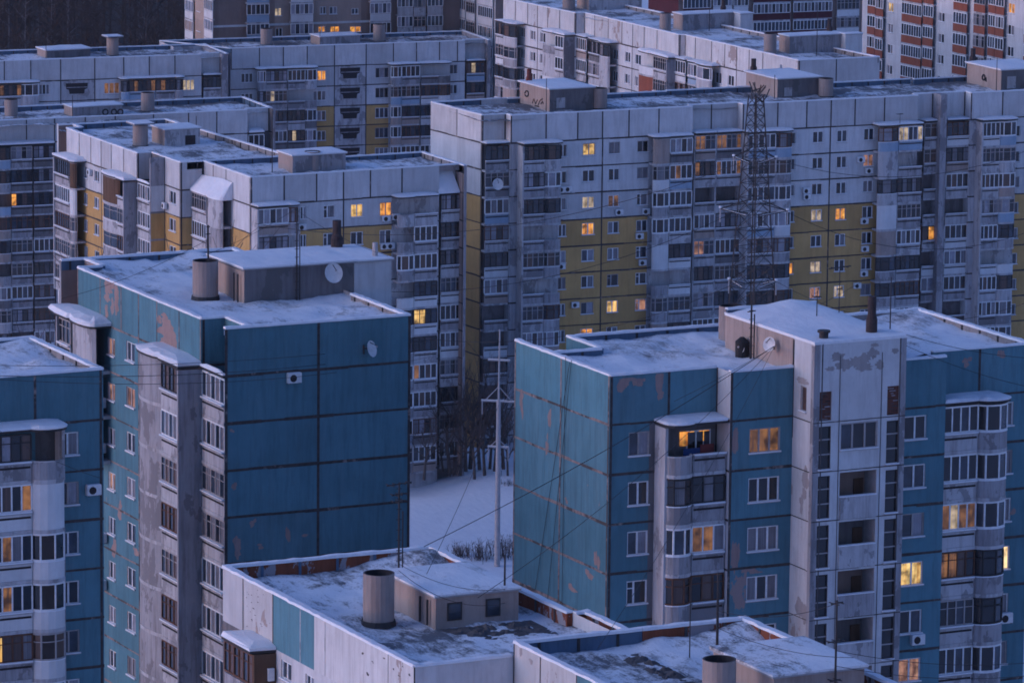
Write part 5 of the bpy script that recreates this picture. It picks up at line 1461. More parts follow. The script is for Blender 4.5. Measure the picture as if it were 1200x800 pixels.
closed(B1, [tuple(cA + e * 38), tuple(cA + e * 38 + n_ * 11), tuple(cA + n_ * 11)], 'facing_beige')
b = MB(); b.quad(*[(*(cA + e * a + n_ * q), B1.zt - .2) for a, q in ((0, 0), (38, 0), (38, 11), (0, 11))], 'snow'); b.build('roof_deck', B1.root, B1.loc)
B1.finish()
cW = at(580, 60, 716)
B2 = Building('white house end with brown gable between the beige house and the stained white block', cW.z + 18, 0.0, .1, 2.8, (cW.x, cW.y), 'taller houses along the top')
fW2 = Face((cW.x - .3, cW.y + 15.5), (cW.x, cW.y)); fS2 = Face((cW.x, cW.y), (cW.x + 9, cW.y - .5))
B2.wall(fW2, 'white_paint', seams=False); B2.wall(fS2, 'facing_brown', seams=False)
closed(B2, [(cW.x + 9, cW.y - .5), (cW.x + 9, cW.y + 15), (cW.x - .3, cW.y + 15.5)])
bands(B2, fW2, [(536, 545, 11, 'siding_white', 'white'), (546, 556, 14.5, 'siding_white', 'old'), (560, 577, 19, 'siding_white', 'white')], range(-1, 6), 15, d=.3)
b = MB(); b.quad((cW.x, cW.y, B2.zt - .2), (cW.x + 9, cW.y - .5, B2.zt - .2), (cW.x + 9, cW.y + 15, B2.zt - .2), (cW.x - .3, cW.y + 15.5, B2.zt - .2), 'snow'); b.build('roof_deck', B2.root, B2.loc)
B2.finish()
cR = at(795, 20, 778)
R1 = Building('dark red house behind the white roofs, white glazing in level bands', cR.z + 16, 0.0, .1, 2.8, (cR.x, cR.y), 'taller houses along the top')
ya = math.radians(-5); e = Vector((math.cos(ya), math.sin(ya))); n_ = Vector((-e.y, e.x)); cA = Vector((cR.x, cR.y))
fS = Face(cA, cA + e * 40)
sq = fS.s_at(980, 20); sp_ = fS.s_at(836, 20)
R1.wall(fS, lambda r, s: 'siding_white' if s > sq else ('facing_brown'), seams=False)
bands(R1, fS, [(801, 833, 11, 'dark_red_cladding', 'white'), (836, 858, 8, 'siding_white', 'white'), (860, 877, 8, 'siding_white', 'white'), (883, 926, 17, 'dark_red_cladding', 'white'), (930, 975, 15, 'dark_red_cladding', 'white'), (981, 1007, 12, 'siding_white', 'old')], range(-2, 3), 17, d=.5)
closed(R1, [tuple(cA + e * 40), tuple(cA + e * 40 + n_ * 12), tuple(cA + n_ * 12), tuple(cA)], 'dark_red_cladding')
b = MB(); b.quad(*[(*(cA + e * a + n_ * q), R1.zt - .2) for a, q in ((0, 0), (40, 0), (40, 12), (0, 12))], 'snow'); b.build('roof_deck', R1.root, R1.loc)
R1.finish()
cO = at(1100, 40, 670)
O1 = Building('white house with brick-red balcony bands in the top right corner', cO.z + 17, 0.0, .1, 2.8, (cO.x, cO.y), 'taller houses along the top')
fO = Face((cO.x - .4, cO.y + 19.5), (cO.x + .8, cO.y - 40))
o = []
for (a, b_, t_, q_) in ((1041.5, 1047.5, 28, 39), (1100.5, 1107.5, 39, 50), (1181.5, 1189, 53, 65)):
    o += O1.column(fO, a, b_, t_ - 49, q_ - 49, range(0, 6), 2, 'white_frame')
O1.wall(fO, 'white_paint', seams=False, opens=o)
bands(O1, fO, [(1016, 1025, 31, 'red_brickwork', 'white'), (1025.5, 1034, 34, 'red_brickwork', 'white'), (1056, 1079, 40.5, 'red_brickwork', 'white'), (1081, 1092.5, 44, 'red_brickwork', 'white'), (1116, 1132, 52, 'red_brickwork', 'white'), (1140, 1153, 54.5, 'red_brickwork', 'old'), (1157, 1165, 56, 'red_brickwork', 'white'), (1165.5, 1175, 58, 'red_brickwork', 'white'), (1199, 1212, 66, 'red_brickwork', 'white')], range(-2, 3), 40, d=.5)
fOl = Face((cO.x + 11, cO.y + 31), (cO.x - .4, cO.y + 19.5))
closed(O1, [(cO.x + .8, cO.y - 40), (cO.x + 13, cO.y - 40), (cO.x + 12, cO.y + 20.5), (cO.x - .4, cO.y + 19.5)], 'white_paint')
b = MB(); b.quad((cO.x - .4, cO.y + 19.5, O1.zt - .2), (cO.x + .8, cO.y - 40, O1.zt - .2), (cO.x + 13, cO.y - 40, O1.zt - .2), (cO.x + 12, cO.y + 20.5, O1.zt - .2), 'snow'); b.build('roof_deck', O1.root, O1.loc)
O1.finish()
# ================================================================== things on, beside and between the blocks
# ---- air conditioners
def ac_proto():
    b = MB(); b.box(-.42, .42, -.36, -.06, 0, .56, 'ac_white')
    b.box(-.40, .40, -.37, -.05, .561, .60, 'snow')
    o = link('air_conditioner', b.mesh('air_conditioner'))
    b = MB(); n = 14
    pts = [(-.10 + .22 * math.cos(2 * math.pi * i / n), -.363, .28 + .22 * math.sin(2 * math.pi * i / n)) for i in range(n)]
    b.add(pts, [tuple(range(n))], 'dark_interior')
    link('fan_grille', b.mesh('fan_grille'), o)
    b = MB()
    for x in (-.32, .32): b.box(x - .025, x + .025, -.36, 0, -.05, -.003, 'dark_metal')
    link('bracket', b.mesh('bracket'), o)
    return o
AC = ac_proto(); _acn = [0]
def ac(f, x, y, label, d=0.0, group='air conditioners on the facades'):
    s, z = f.px(x, y, d)
    if _acn[0] == 0: o = AC
    else:
        o = AC.copy(); COL.objects.link(o)
        for ch in AC.children:
            c = ch.copy(); COL.objects.link(c); c.parent = o
    _acn[0] += 1
    o.location = f.P(s, d + .004, z - .28); o.rotation_euler = (0, 0, f.rot)
    tag(o, label, 'air conditioner', group)
F_BL = Face((113.05, 266.7), (124.9, 266.7)); F_BLW = Face((113.05, 290.1), (113.05, 270.3))
F_BE = Face((78, 257.7), (101.9, 257.7))
F_BR3 = Face((143.5, 242.65), (147.2, 242.65)); F_BR4 = Face((147.2, 244.2), (153.3, 244.2))
ac(F_BL, 343, 442, 'lone air conditioner near the top of the blank blue end wall')
ac(F_BE, 108, 573, 'large air conditioner right of a window at the corner of the left-edge blue block')
ac(F_BR3, 1073, 748, 'air conditioner below a dim window right of the white stair tower')
ac(F_BR4, 1176, 723, 'air conditioner beside the lowest right balconies of the right blue block')
for (x, y, l) in ((122.5, 471, 'air conditioner highest on the teal side wall close behind the left-edge block'), (122.5, 524, 'air conditioner halfway down the teal side wall close behind the left-edge block'),
                  (123.5, 629, 'air conditioner low on the teal side wall under a lamp-sized window'), (123, 684, 'lowest snow-capped air conditioner on the teal side wall')):
    ac(F_BLW, x, y, l, .05)
_fa = Face((93.6, 221.1), (93.6, 199.25)); ac(_fa, 319, 788, 'air conditioner at the corner of the wooden balcony on the front block', .1)
FBW1, FBW3, FBW6 = f1_bw, f3_bw, f6_bw
ac(FBW1, 657, 222, 'left one of the air conditioner pair beside the third balcony of the long block', .3); ac(FBW1, 664.5, 221.5, 'right one of the air conditioner pair beside the third balcony of the long block')
for (x, y, l) in ((724.5, 248.5, 'air conditioner under the red-curtained pale window of the long block'), (756, 247.5, 'air conditioner under a white-wall window left of the rounded balconies'),
                  (748.5, 276.5, 'uppermost air conditioner on the ochre panels left of the rounded balconies'), (752, 307.5, 'second air conditioner down on the ochre panels left of the rounded balconies'),
                  (657, 312, 'air conditioner at the left edge of the ochre panels of the long block'), (673, 357, 'tall air conditioner alone on the ochre panel right of the green-patterned window')): ac(FBW1, x, y, l)
for (x, y, l) in ((1008, 187, 'air conditioner left of the pink lit window on the long white block'), (1017.5, 200, 'air conditioner below the pink lit window on the long white block'), (944, 223.5, 'upper one of two stacked air conditioners right of the pylon'),
                  (944.5, 230.5, 'lower one of two stacked air conditioners right of the pylon'), (1012, 259, 'air conditioner under the ochre window row just below the white panels'), (1012.5, 291.5, 'air conditioner under the second ochre window left of the banded balconies'),
                  (1011.5, 320.5, 'air conditioner under the third ochre window left of the banded balconies'), (1003.5, 334.5, 'lowest air conditioner on the ochre wall, left of its window')): ac(FBW3, x, y, l)
for (x, y, l) in ((451.5, 256, 'air conditioner under the orange lit window of the stepped block'), (463, 254, 'air conditioner at the corner of the open balcony on the stepped block'), (449.5, 288.5, 'left one of two air conditioners under the ochre windows of the stepped block'),
                  (456.5, 288, 'right one of two air conditioners under the ochre windows of the stepped block'), (353, 266, 'air conditioner right of the red-ended balcony on the stepped block')): ac(F_BY3, x, y, l)
ac(F_BY2, 194.5, 241, 'air conditioner at the dark joint of the stepped block, under a white window', .1)
ac(F_BYw, 107, 202, 'air conditioner between the two left windows of the stepped block')

# ---- satellite dishes
def dish(P, facing, r, label, tilt=.3, arm=.5):
    """facing = unit vector towards which the dish looks"""
    f = Vector(facing).normalized(); a = f.cross(Vector((0, 0, 1))).normalized(); b_ = a.cross(f)
    f2 = (f + Vector((0, 0, tilt))).normalized(); b2 = a.cross(f2) * -1
    P = Vector(P); m = MB(); n = 18; rings = []
    for (q, dd) in ((0.02, 0), (.5, .045), (1.0, .17)):
        rings.append([P + (a * math.cos(2 * math.pi * i / n) * .92 + b2 * math.sin(2 * math.pi * i / n)) * r * q + f2 * dd * r for i in range(n)])
    for j in range(2):
        for i in range(n): m.quad(rings[j][i], rings[j][(i + 1) % n], rings[j + 1][(i + 1) % n], rings[j + 1][i], 'dish_white')
    m.add(rings[0], [tuple(range(n))], 'dish_white')
    o = m.build('satellite_dish', None, P); tag(o, label, 'satellite dish', 'satellite dishes')
    m = MB(); m.tube([P - b2 * r * .8 + f2 * .1 * r, P + f2 * r * 1.0 - b2 * r * .15], .025, 6, 'dark_metal'); m.tube([P + f2 * r * 1.0 - b2 * r * .15, P + f2 * r * .85 - b2 * r * .12], .06, 8, 'grey_steel')
    m.build('feed_arm', o, P)
    m = MB(); m.tube([P - f2 * .02, P - f * arm], .04, 6, 'dark_metal'); m.tube([P - f * arm + Vector((0, 0, .2)), P - f * arm - Vector((0, 0, .35))], .05, 6, 'dark_metal'); m.build('mount', o, P)
    return o
s, z = F_BL.px(435, 409, .5); dish(F_BL.P(s, .45, z), (.62, -1, 0), .5, 'white oval dish on the blank blue end wall')
hf = Face((118.4, 276.35), (125.6, 276.35)); s, z = hf.px(390.5, 320, .5); dish(hf.P(s, .5, z), (-.1, -1, 0), .62, 'large white dish on the front of the grey roof house')
hw = Face((137.6, 251.3), (137.6, 243.25))
s, z = hw.px(901, 403.5, .5); dish(hw.P(s, .45, z), (-1, -.6, 0), .42, 'small dish on the beige wall of the snow-topped roof house'); 
s, z = hw.px(868, 417, .5); dish(hw.P(s, .5, max(z, 54.3)), (-1, -.5, 0), .30, 'lowest small dish beside the dark mast on the right blue roof')
s, z = f0_bw.px(583, 216, 1.2); dish(f0_bw.P(s, 1.25, z), (-.3, -1, 0), .62, 'dish on the second loggia of the white end section')
# ---- flue-dark cluster by the mast (a wrapped antenna drum)
m = MB(); s, z = hw.px(869.5, 409, .35)
m.tube([hw.P(s, .35, z - .75), hw.P(s, .35, z - .5), hw.P(s, .35, z + .45), hw.P(s, .35, z + .7)], [.2, .38, .40, .12], 12, 'cable_black')
tag(m.build('cable_drum', None, hw.P(s, .35, z)), 'dark bundle of coiled cable against the beige roof house', 'cable bundle')

# ---- roof masts and aerials
def aerial(P, h, label, bars=(), r=.04, lean=(0, 0), cat='aerial', mat='dark_metal', brace=False):
    """mast standing on P; bars = (height share, half length, rungs)"""
    P = Vector(P); m = MB(); top = P + Vector((lean[0], lean[1], h))
    m.tube([P, top], [r, r * .7], 6, mat)
    if brace:
        for q in range(int(h / .5)): m.box(P.x - .13, P.x + .13, P.y - .02, P.y + .02, P.z + .3 + q * .5, P.z + .33 + q * .5, mat)
        m.tube([P + Vector((.2, 0, 0)), top + Vector((.2, 0, -h * .25))], r * .6, 5, mat)
    o = m.build('roof_aerial', None, P); tag(o, label, cat, 'aerials on the roofs')
    for (q, hl, rungs) in bars:
        c = P + (top - P) * q; b = MB(); a = Vector((1, .25, 0)).normalized(); pdir = Vector((-.25, 1, 0)).normalized()
        b.tube([c - a * hl, c + a * hl], .036, 5, mat)
        for i in range(rungs):
            k = c + a * hl * (-1 + 2 * (i + .5) / rungs) ; L = .32 * (1 - .4 * i / max(1, rungs))
            b.tube([k - pdir * L, k + pdir * L], .026, 4, mat)
        b.build('aerial_bars', o, c)
    return o
def roof_pt(x, y, z): return onz(x, y, z)
aerial(hf.P(hf.s_at(346.5, 347), .15, 53.5), 5.6, 'tall dark mast in front of the grey roof house', brace=True, r=.055)
v_ = Vector((116.9, 278.4, 56.05)); aerial(v_, 2.2, 'short rod with two small heads on the concrete vent of the tall blue block', ((.75, .16, 0), (.95, .12, 0)), r=.06)
p = roof_pt(467, 700, 50.7); aerial(p, 5.6, 'dark aerial mast behind the big concrete vent of the front block', ((.99, .75, 4), (.90, .45, 3), (.84, .4, 3)), r=.055, brace=True)
p = roof_pt(591, 726, 50.6); aerial(p, 3.1, 'thin dark pole at the right corner of the roof house with two windows', r=.06)
p = roof_pt(840, 775, 51.3); aerial(p, 4.1, 'dark mast behind the vent on the rust-sided front roof', r=.07)
p = roof_pt(808, 772, 51.3); aerial(p, 3.4, 'thin twin rods left of the front mast', r=.03)
p = Vector((108.7, 185.6, 51.3)); q_ = Face((104.5, 185.9), (109, 185.9)); s, z = q_.px(979, 790, .3); aerial(q_.P(s, .3, 49.5), q_.px(979, 703, .3)[1] - 49.5, 'aerial with crossbars rising from the bottom edge beside the stair tower', ((.98, .35, 2), (.72, .5, 3), (.45, .3, 2)), r=.06)
s, z = hw.px(880.5, 425, .3); aerial(hw.P(s, .35, 53.8), hw.px(880.5, 350, .3)[1] - 53.8, 'dark mast fixed to the beige wall of the snow-topped roof house', ((.8, .3, 0),), r=.07, brace=True)
p = onz(957, 377, 55.9); aerial(p, 1.8, 'small forked aerial at the back of the right roof house', ((.8, .22, 2),), r=.035)
p = onz(983, 373, 55.9); aerial(p, 3.1, 'taller T-shaped aerial at the back of the right roof house', ((.95, .85, 2), (.55, .2, 0)), r=.03)
p = onz(1043, 388, 54.0); aerial(p, 3.2, 'thin rod behind the soot-black chimney of the right block', r=.04)
for (x, yb, yt, zd, l) in ((319, 203, 128, 32.1, 'long thin mast left of the second roof house on the stepped block'), (230, 158, 136, 32.3, 'short rod on the first roof house of the stepped block'), (640, 131, 92, 34.8, 'thin rod at the corner of the left roof house of the long block'),
                           (907.5, 116, 88, 34.8, 'thin rod at the corner of the middle roof house of the long block'), (1167.5, 107, 68, 34.8, 'thin rod at the corner of the right roof house of the long block'),
                           (831, 37, 2, 30.3, 'thin mast before the middle roof house of the stained white block'), (957, 66, 5, 30.3, 'thin mast before the right roof house of the stained white block'),
                           (85, 138, 112, 23.2, 'rod at the corner of the left-edge grey block roof house'), (54, 69, 46, 20.3, 'rod beside the low roof house next to the wood'), (375, 53, 33, 20.3, 'rod at the corner of the far roof house by the beige house')):
    p = onz(x, yb, zd); f = Face((p.x, p.y), (p.x + 1, p.y)); aerial(p, f.px(x, yt)[1] - p.z, l, r=.05)
p = f3_bw.P(f3_bw.s_at(1054, 150, 1.2), 1.3, 0); aerial(Vector((p.x, p.y, f3_bw.px(1054, 148, 1.2)[1] - .2)), 1.6, 'little aerial on the snowy balcony roof of the long block', ((.95, .4, 3),), r=.03)

# ---- steel pole with crossarms in the gap
P0 = onz(582.5, 664, 0.0)
pf = Face((P0.x, P0.y), (P0.x + 1, P0.y)); H = pf.px(584, 386)[1]
root = bpy.data.objects.new('utility_pole', None); COL.objects.link(root); root.location = P0
tag(root, 'tall pale steel pole with frosted crossarms standing between the two blue blocks', 'utility pole')
m = MB(); z1 = pf.px(584, 470)[1]
m.tube([P0, P0 + Vector((0, 0, z1))], [.29, .2], 14, 'grey_steel'); m.tube([P0 + Vector((0, 0, z1)), P0 + Vector((.05, 0, H))], [.11, .07], 8, 'grey_steel'); m.build('shaft', root, P0)
ad = Vector((.35, -.94, 0)).normalized()
kx = FPX / (P0 - CAM).dot(FW)
for (y, hl, br) in ((422, 1.05, .0), (470, 1.65, 1), (523.5, 1.0, .5)):
    zc = pf.px(584, y)[1]; m = MB(); c = Vector((P0.x, P0.y, zc))
    ar = Vector((.80, -.60, 0)).normalized()
    m.tube([c - ar * hl * 1.0, c + ar * hl], .09, 6, 'galvanised')
    m.tube([c - ar * hl + Vector((0, 0, .09)), c + ar * hl + Vector((0, 0, .09))], .035, 5, 'snow')
    if br:
        for sgn in (-1, 1): m.tube([c + Vector((0, 0, 1.2 * br + .2)), c + ar * sgn * hl * .8], .04, 5, 'galvanised')
        for sgn in (-1, 1): m.tube([c + ar * sgn * hl * .95, c + ar * sgn * hl * .95 - Vector((0, 0, 1.3))], .05, 5, 'grey_steel')
    m.build('crossarm', root, c)
m = MB()
for q in range(10): m.tube([P0 + Vector((.30, -.1, z1 * .5 + q * .8)), P0 + Vector((.30, -.1, z1 * .5 + q * .8 + .5))], .03, 4, 'dark_metal')
m.build('step_bolts', root, P0)

# ---- lattice pylon
tz_ = 405.0
PT = at(886, 112, tz_); PB = Vector((PT.x, PT.y, 0.0)); HT = PT.z
root = bpy.data.objects.new('lattice_pylon', None); COL.objects.link(root); root.location = PB
tag(root, 'dark lattice steel pylon rising behind the right blue roof in front of the long block', 'pylon')
def hw_(z): return .42 + (HT - z) * .0535
def corner(i, z):
    a = math.radians(20); w_ = hw_(z); x = w_ * (1 if i in (1, 2) else -1); y = w_ * (1 if i > 1 else -1)
    return PB + Vector((x * math.cos(a) - y * math.sin(a), x * math.sin(a) + y * math.cos(a), z))
for i in range(4):
    m = MB(); m.tube([corner(i, 0), corner(i, HT)], [.085, .06], 4, 'dark_metal'); m.build('leg', root, corner(i, 0))
zs_ = []; z = HT
while z > 0: zs_.append(z); z -= max(.8, hw_(z) * 1.45)
m = MB()
for a_, b_ in zip(zs_[:-1], zs_[1:]):
    for i in range(4):
        j = (i + 1) % 4
        m.tube([corner(i, a_), corner(j, b_)], .027, 3, 'dark_metal', False); m.tube([corner(j, a_), corner(i, b_)], .027, 3, 'dark_metal', False)
        m.tube([corner(i, b_), corner(j, b_)], .03, 3, 'dark_metal', False)
m.build('bracing', root, PB)
ax = Vector((math.cos(math.radians(-35)), math.sin(math.radians(-35)), 0))
kx = FPX / tz_
pf2 = Face((PB.x, PB.y), (PB.x + 1, PB.y))
for (y, L) in ((186, 1.7), (247, 2.7), (330, 1.9)):
    zc = pf2.px(886, y)[1]
    for sg in (-1, 1):
        m = MB(); tip = PB + ax * sg * L + Vector((0, 0, zc + .1)); nrm = Vector((-ax.y, ax.x, 0))
        for q in (-1, 1):
            base = PB + nrm * q * hw_(zc) * .9 + ax * sg * hw_(zc) * .6
            m.tube([base + Vector((0, 0, zc - .3)), tip], .05, 4, 'dark_metal'); m.tube([base + Vector((0, 0, zc + .75)), tip], .04, 4, 'dark_metal')
            m.tube([base + Vector((0, 0, zc - .25)), tip + Vector((0, 0, .05))], .022, 4, 'snow')
            for t in (.3, .6): m.tube([base.lerp(tip, t) * 1 + Vector((0, 0, 0)) if False else (base + Vector((0, 0, zc - .3))).lerp(tip, t), (base + Vector((0, 0, zc + .75))).lerp(tip, t)], .03, 3, 'grey_steel')
        m.build('crossarm', root, tip)
        m = MB(); m.tube([tip, tip - Vector((0, 0, 1.1))], [.05, .06], 6, 'grey_steel'); m.tube([tip + Vector((0, 0, .05)), tip + Vector((0, 0, .2))], .12, 6, 'snow'); m.build('insulator', root, tip)
m = MB()
for i in range(16):       # aerials bunched at the pylon head
    a = PT + Vector((RND.uniform(-.5, .8), RND.uniform(-.4, .4), RND.uniform(-.8, .6)))
    m.tube([a, a + Vector((RND.uniform(-.5, .9), RND.uniform(-.4, .4), RND.uniform(.2, .9)))], .05, 4, 'dark_metal')
m.build('head_aerials', root, PT)

# ---- cables
def cable(a, b, sag, r, label, n=14):
    a, b = Vector(a), Vector(b); m = MB()
    m.tube([a.lerp(b, i / n) - Vector((0, 0, sag * 4 * (i / n) * (1 - i / n))) for i in range(n + 1)], r * .62, 5, 'cable_black', False)
    tag(m.build('cable', None, a), label, 'cable', 'cables strung between the roofs')
hub = hw.P(hw.s_at(912, 405), .25, hw.px(912, 405)[1])
cable(hub, at(497, 640, 236), .4, .03, 'thickest black cable crossing the teal end wall from the beige roof house')
cable(hub, at(560, 700, 215), .8, .022, 'cable from the beige roof house down to the front roof house')
cable(hub, at(700, 760, 205), .6, .018, 'steep cable from the beige roof house to the lowest parapet')
cable(hub, at(790, 470, 243), .1, .018, 'short cable from the beige wall to the canopy of the open balcony')
cable(at(584, 475, 440), at(500, 672, 225), .5, .022, 'cable slanting from the pole down left to the front block')
cable(at(590, 470, 440), at(1010, 330, 500), 2.0, .03, 'cable from the pole passing in front of the pylon')
cable(at(870, 190, 404), at(300, 262, 470), 3.0, .04, 'upper cable running left from the pylon across the long block')
cable(at(866, 246, 404), at(330, 330, 380), 3.0, .035, 'middle cable running left from the pylon over the stepped block')
cable(at(862, 332, 404), at(485, 395, 420), 2.0, .035, 'lower cable running left from the pylon behind the right block')
cable(at(905, 186, 406), at(1215, 172, 430), 2.0, .035, 'upper cable running right from the pylon')
cable(at(912, 243, 406), at(1215, 268, 420), 2.5, .035, 'middle cable running right from the pylon')
cable(at(910, 330, 406), at(1215, 350, 380), 2.5, .03, 'lower cable running right from the pylon')
cable(at(-10, 428, 240), at(500, 400, 320), .5, .022, 'uppermost of three level cables across the tall blue block')
cable(at(-10, 440, 240), at(500, 410, 320), .6, .026, 'middle of three level cables across the tall blue block')
cable(at(-10, 444, 238), at(500, 419, 318), .8, .022, 'lowest of three level cables across the tall blue block')
cable(at(72, 350, 292), at(238, 284, 290), .3, .02, 'cable from the snowy corner balcony up to the vent rod')
cable(at(346, 245, 300), at(238, 300, 297), .2, .018, 'cable from the tall mast to the concrete vent'); cable(at(346, 245, 300), at(455, 300, 292), .3, .018, 'cable from the tall mast to the white lift tower')
cable(at(467, 660, 206), at(592, 690, 207), .4, .018, 'upper cable sagging over the front roof house'); cable(at(467, 668, 206), at(592, 706, 207), .6, .018, 'lower cable sagging over the front roof house')
cable(at(840, 715, 200), at(985, 705, 190), .4, .02, 'cable between the two front masts'); cable(at(840, 735, 200), at(1000, 770, 190), .3, .02, 'cable hanging across the rust-sided roof')
cable(at(980, 762, 188), at(1215, 775, 200), .3, .02, 'upper of two cables low across the right block'); cable(at(980, 780, 188), at(1215, 790, 200), .3, .02, 'lower of two cables low across the right block')
fWc = Face((126.9, 256.85), (126.9, 244.9))
for (xa, ya_, xb, yb_, l) in ((663, 418, 659, 720, 'drop cable down the joint of the teal end wall'), (670, 422, 641, 715, 'drop cable slanting left down the teal end wall'), (668, 424, 628, 690, 'second drop cable slanting left down the teal end wall')):
    s0, z0 = fWc.px(xa, ya_, .06); s1, z1 = fWc.px(xb, yb_, .06)
    cable(fWc.P(s0, .08, z0), fWc.P(s1, .10, z1), .0, .025, l)
cable(at(1062, 405, 232), at(1215, 455, 236), .2, .02, 'upper cable falling right over the blue attic panels'); cable(at(1062, 392, 232), at(1215, 420, 236), .2, .02, 'cable from the chimney across the right roof')
cable(at(0, 505, 242), at(118, 560, 255), .2, .02, 'cable slanting down the left-edge blue block')

# ---- bare trees
def grow(m, p, d, L, r, depth, mat='bark', spread=.5, segs=2, up=.15, rnd=None):
    rnd = rnd or RND
    pts = [p]; q = Vector(p); dd = Vector(d)
    for i in range(segs):
        dd = (dd + Vector((rnd.uniform(-1, 1), rnd.uniform(-1, 1), rnd.uniform(-.5, .7))) * .16).normalized()
        q = q + dd * L / segs; pts.append(q)
    m.tube(pts, [r * (1 - .45 * i / segs) for i in range(segs + 1)], 5 if depth > 1 else 3, mat if depth > 1 else 'twig', False)
    if depth <= 0: return
    for k in range(rnd.choice((3, 3, 4))):
        t = rnd.uniform(.35, 1.0); i = min(segs - 1, int(t * segs)); b = Vector(pts[i]).lerp(pts[i + 1], t * segs - i)
        nd = (dd + Vector((rnd.uniform(-1, 1), rnd.uniform(-1, 1), rnd.uniform(-.3, .8))) * spread * 1.5 + Vector((0, 0, up))).normalized()
        grow(m, b, nd, L * rnd.uniform(.55, .8), r * .5, depth - 1, mat, spread, segs, up, rnd)
def tree(P, h, label, name='bare_tree', depth=4, lean=0.05, r=None, group='bare trees in the courtyard', forks=1):
    P = Vector(P); r = r or h * .016
    m = MB(); top = P + Vector((RND.uniform(-lean, lean) * h, RND.uniform(-lean, lean) * h, h * .42))
    m.tube([P - Vector((0, 0, .1)), P.lerp(top, .5) + Vector((RND.uniform(-.1, .1), 0, 0)), top], [r * 1.25, r, r * .75], 7, 'bark')
    o = m.build('trunk', None, P)
    root = bpy.data.objects.new(name, None); COL.objects.link(root); root.location = P; o.parent = root; o.location = (0, 0, 0)
    tag(root, label, 'tree', group)
    c = MB()
    for k in range(6):
        t = .55 + .45 * k / 5; b = P.lerp(top, t)
        a = 2 * math.pi * (k * .382 + RND.random() * .1)
        dv = Vector((math.cos(a) * .75, math.sin(a) * .75, .8 if k < 5 else 2.2)).normalized()
        grow(c, b, dv, h * (.26 if k < 5 else .30), r * .55, depth - 1)
    c.build('crown', root, P)
    return root
for (x, y, h, l) in ((546, 551, 9.5, 'bare tree standing nearest the steel pole at the snow edge'), (556, 560, 8.0, 'bare tree just left of the steel pole with a thick dark trunk'), (533, 549, 12.0, 'tallest bare tree in front of the ochre end wall'),
                     (497, 561, 7.5, 'leaning bare tree at the edge of the tall blue block'), (519, 551, 6.0, 'smallest bare tree before the pale loggias'), (574, 548, 8.5, 'bare tree partly behind the steel pole'), (562, 549, 10.5, 'thick bare tree at the foot of the ochre wall, left of the pole'), (590, 549, 10, 'bare tree hidden half by the teal end wall'),
                     (540, 556, 7, 'young bare tree on the snow before the tallest one'), (551, 548, 12.5, 'slim tall bare tree between the ochre wall and the pole'), (508, 549, 9, 'bare tree against the lowest pale loggias'), (527, 553, 10.5, 'bare tree left of the tallest, before the dark loggia joint'), (568, 556, 9, 'bare tree directly left of the steel pole shaft'), (580, 552, 11, 'bare tree behind the steel pole below its lowest crossarm'), (595, 558, 6.5, 'small bare tree touching the edge of the teal end wall')):
    tree(onz(x, y, 1.55), h, l)
for (x, y, t, h, l) in ((150, 352, 455, 15, 'pale twiggy tree behind the teal block, left of the stepped block'), (116, 372, 470, 16, 'twiggy tree in front of the grey loggias at left'), (38, 372, 440, 14, 'bare tree just above the left-edge snowy roof'), (96, 390, 430, 13, 'low bare tree between the left-edge roof and the teal block')):
    q = at(x, y, t); tree(Vector((q.x, q.y, 0 if q.y < 470 else -4)), q.z + 6, l, depth=4, group='bare trees behind the near roofs')
# low bushes along the bank by the pole, and saplings on the snow
def bush(P, w, h, label, n=60):
    P = Vector(P); m = MB()
    for i in range(n):
        b = P + Vector((RND.gauss(0, w * .4), RND.gauss(0, w * .4), 0)); t = b + Vector((RND.uniform(-.5, .5), RND.uniform(-.5, .5), h * RND.uniform(.5, 1.1)))
        m.tube([b, b.lerp(t, .5) + Vector((RND.uniform(-.1, .1), 0, 0)), t], [.035, .025, .012], 3, 'shrub', False)
        for k in range(3):
            e = b.lerp(t, RND.uniform(.4, .95)); m.tube([e, e + Vector((RND.uniform(-.5, .5), RND.uniform(-.5, .5), RND.uniform(.1, .5)))], [.016, .008], 3, 'twig', False)
    tag(m.build('bush', None, P), label, 'bush', 'bare bushes by the snow')
for (x, y, w, h, l) in ((565, 655, 1.6, 1.7, 'dark bush left of the foot of the steel pole'), (592, 652, 1.5, 2.0, 'dark bush right of the foot of the steel pole against the teal wall'), (540, 652, 1.3, 1.2, 'lowest dark bush above the front roof parapet'),
                        (596, 585, .8, 1.9, 'reddish bare bush on the snow at the teal wall edge'), (533, 556, .9, 1.5, 'thin brush under the tallest bare tree')):
    bush(onz(x, y, .15 if y > 570 else 1.6), w, h, l, 48 if y > 640 else 36)

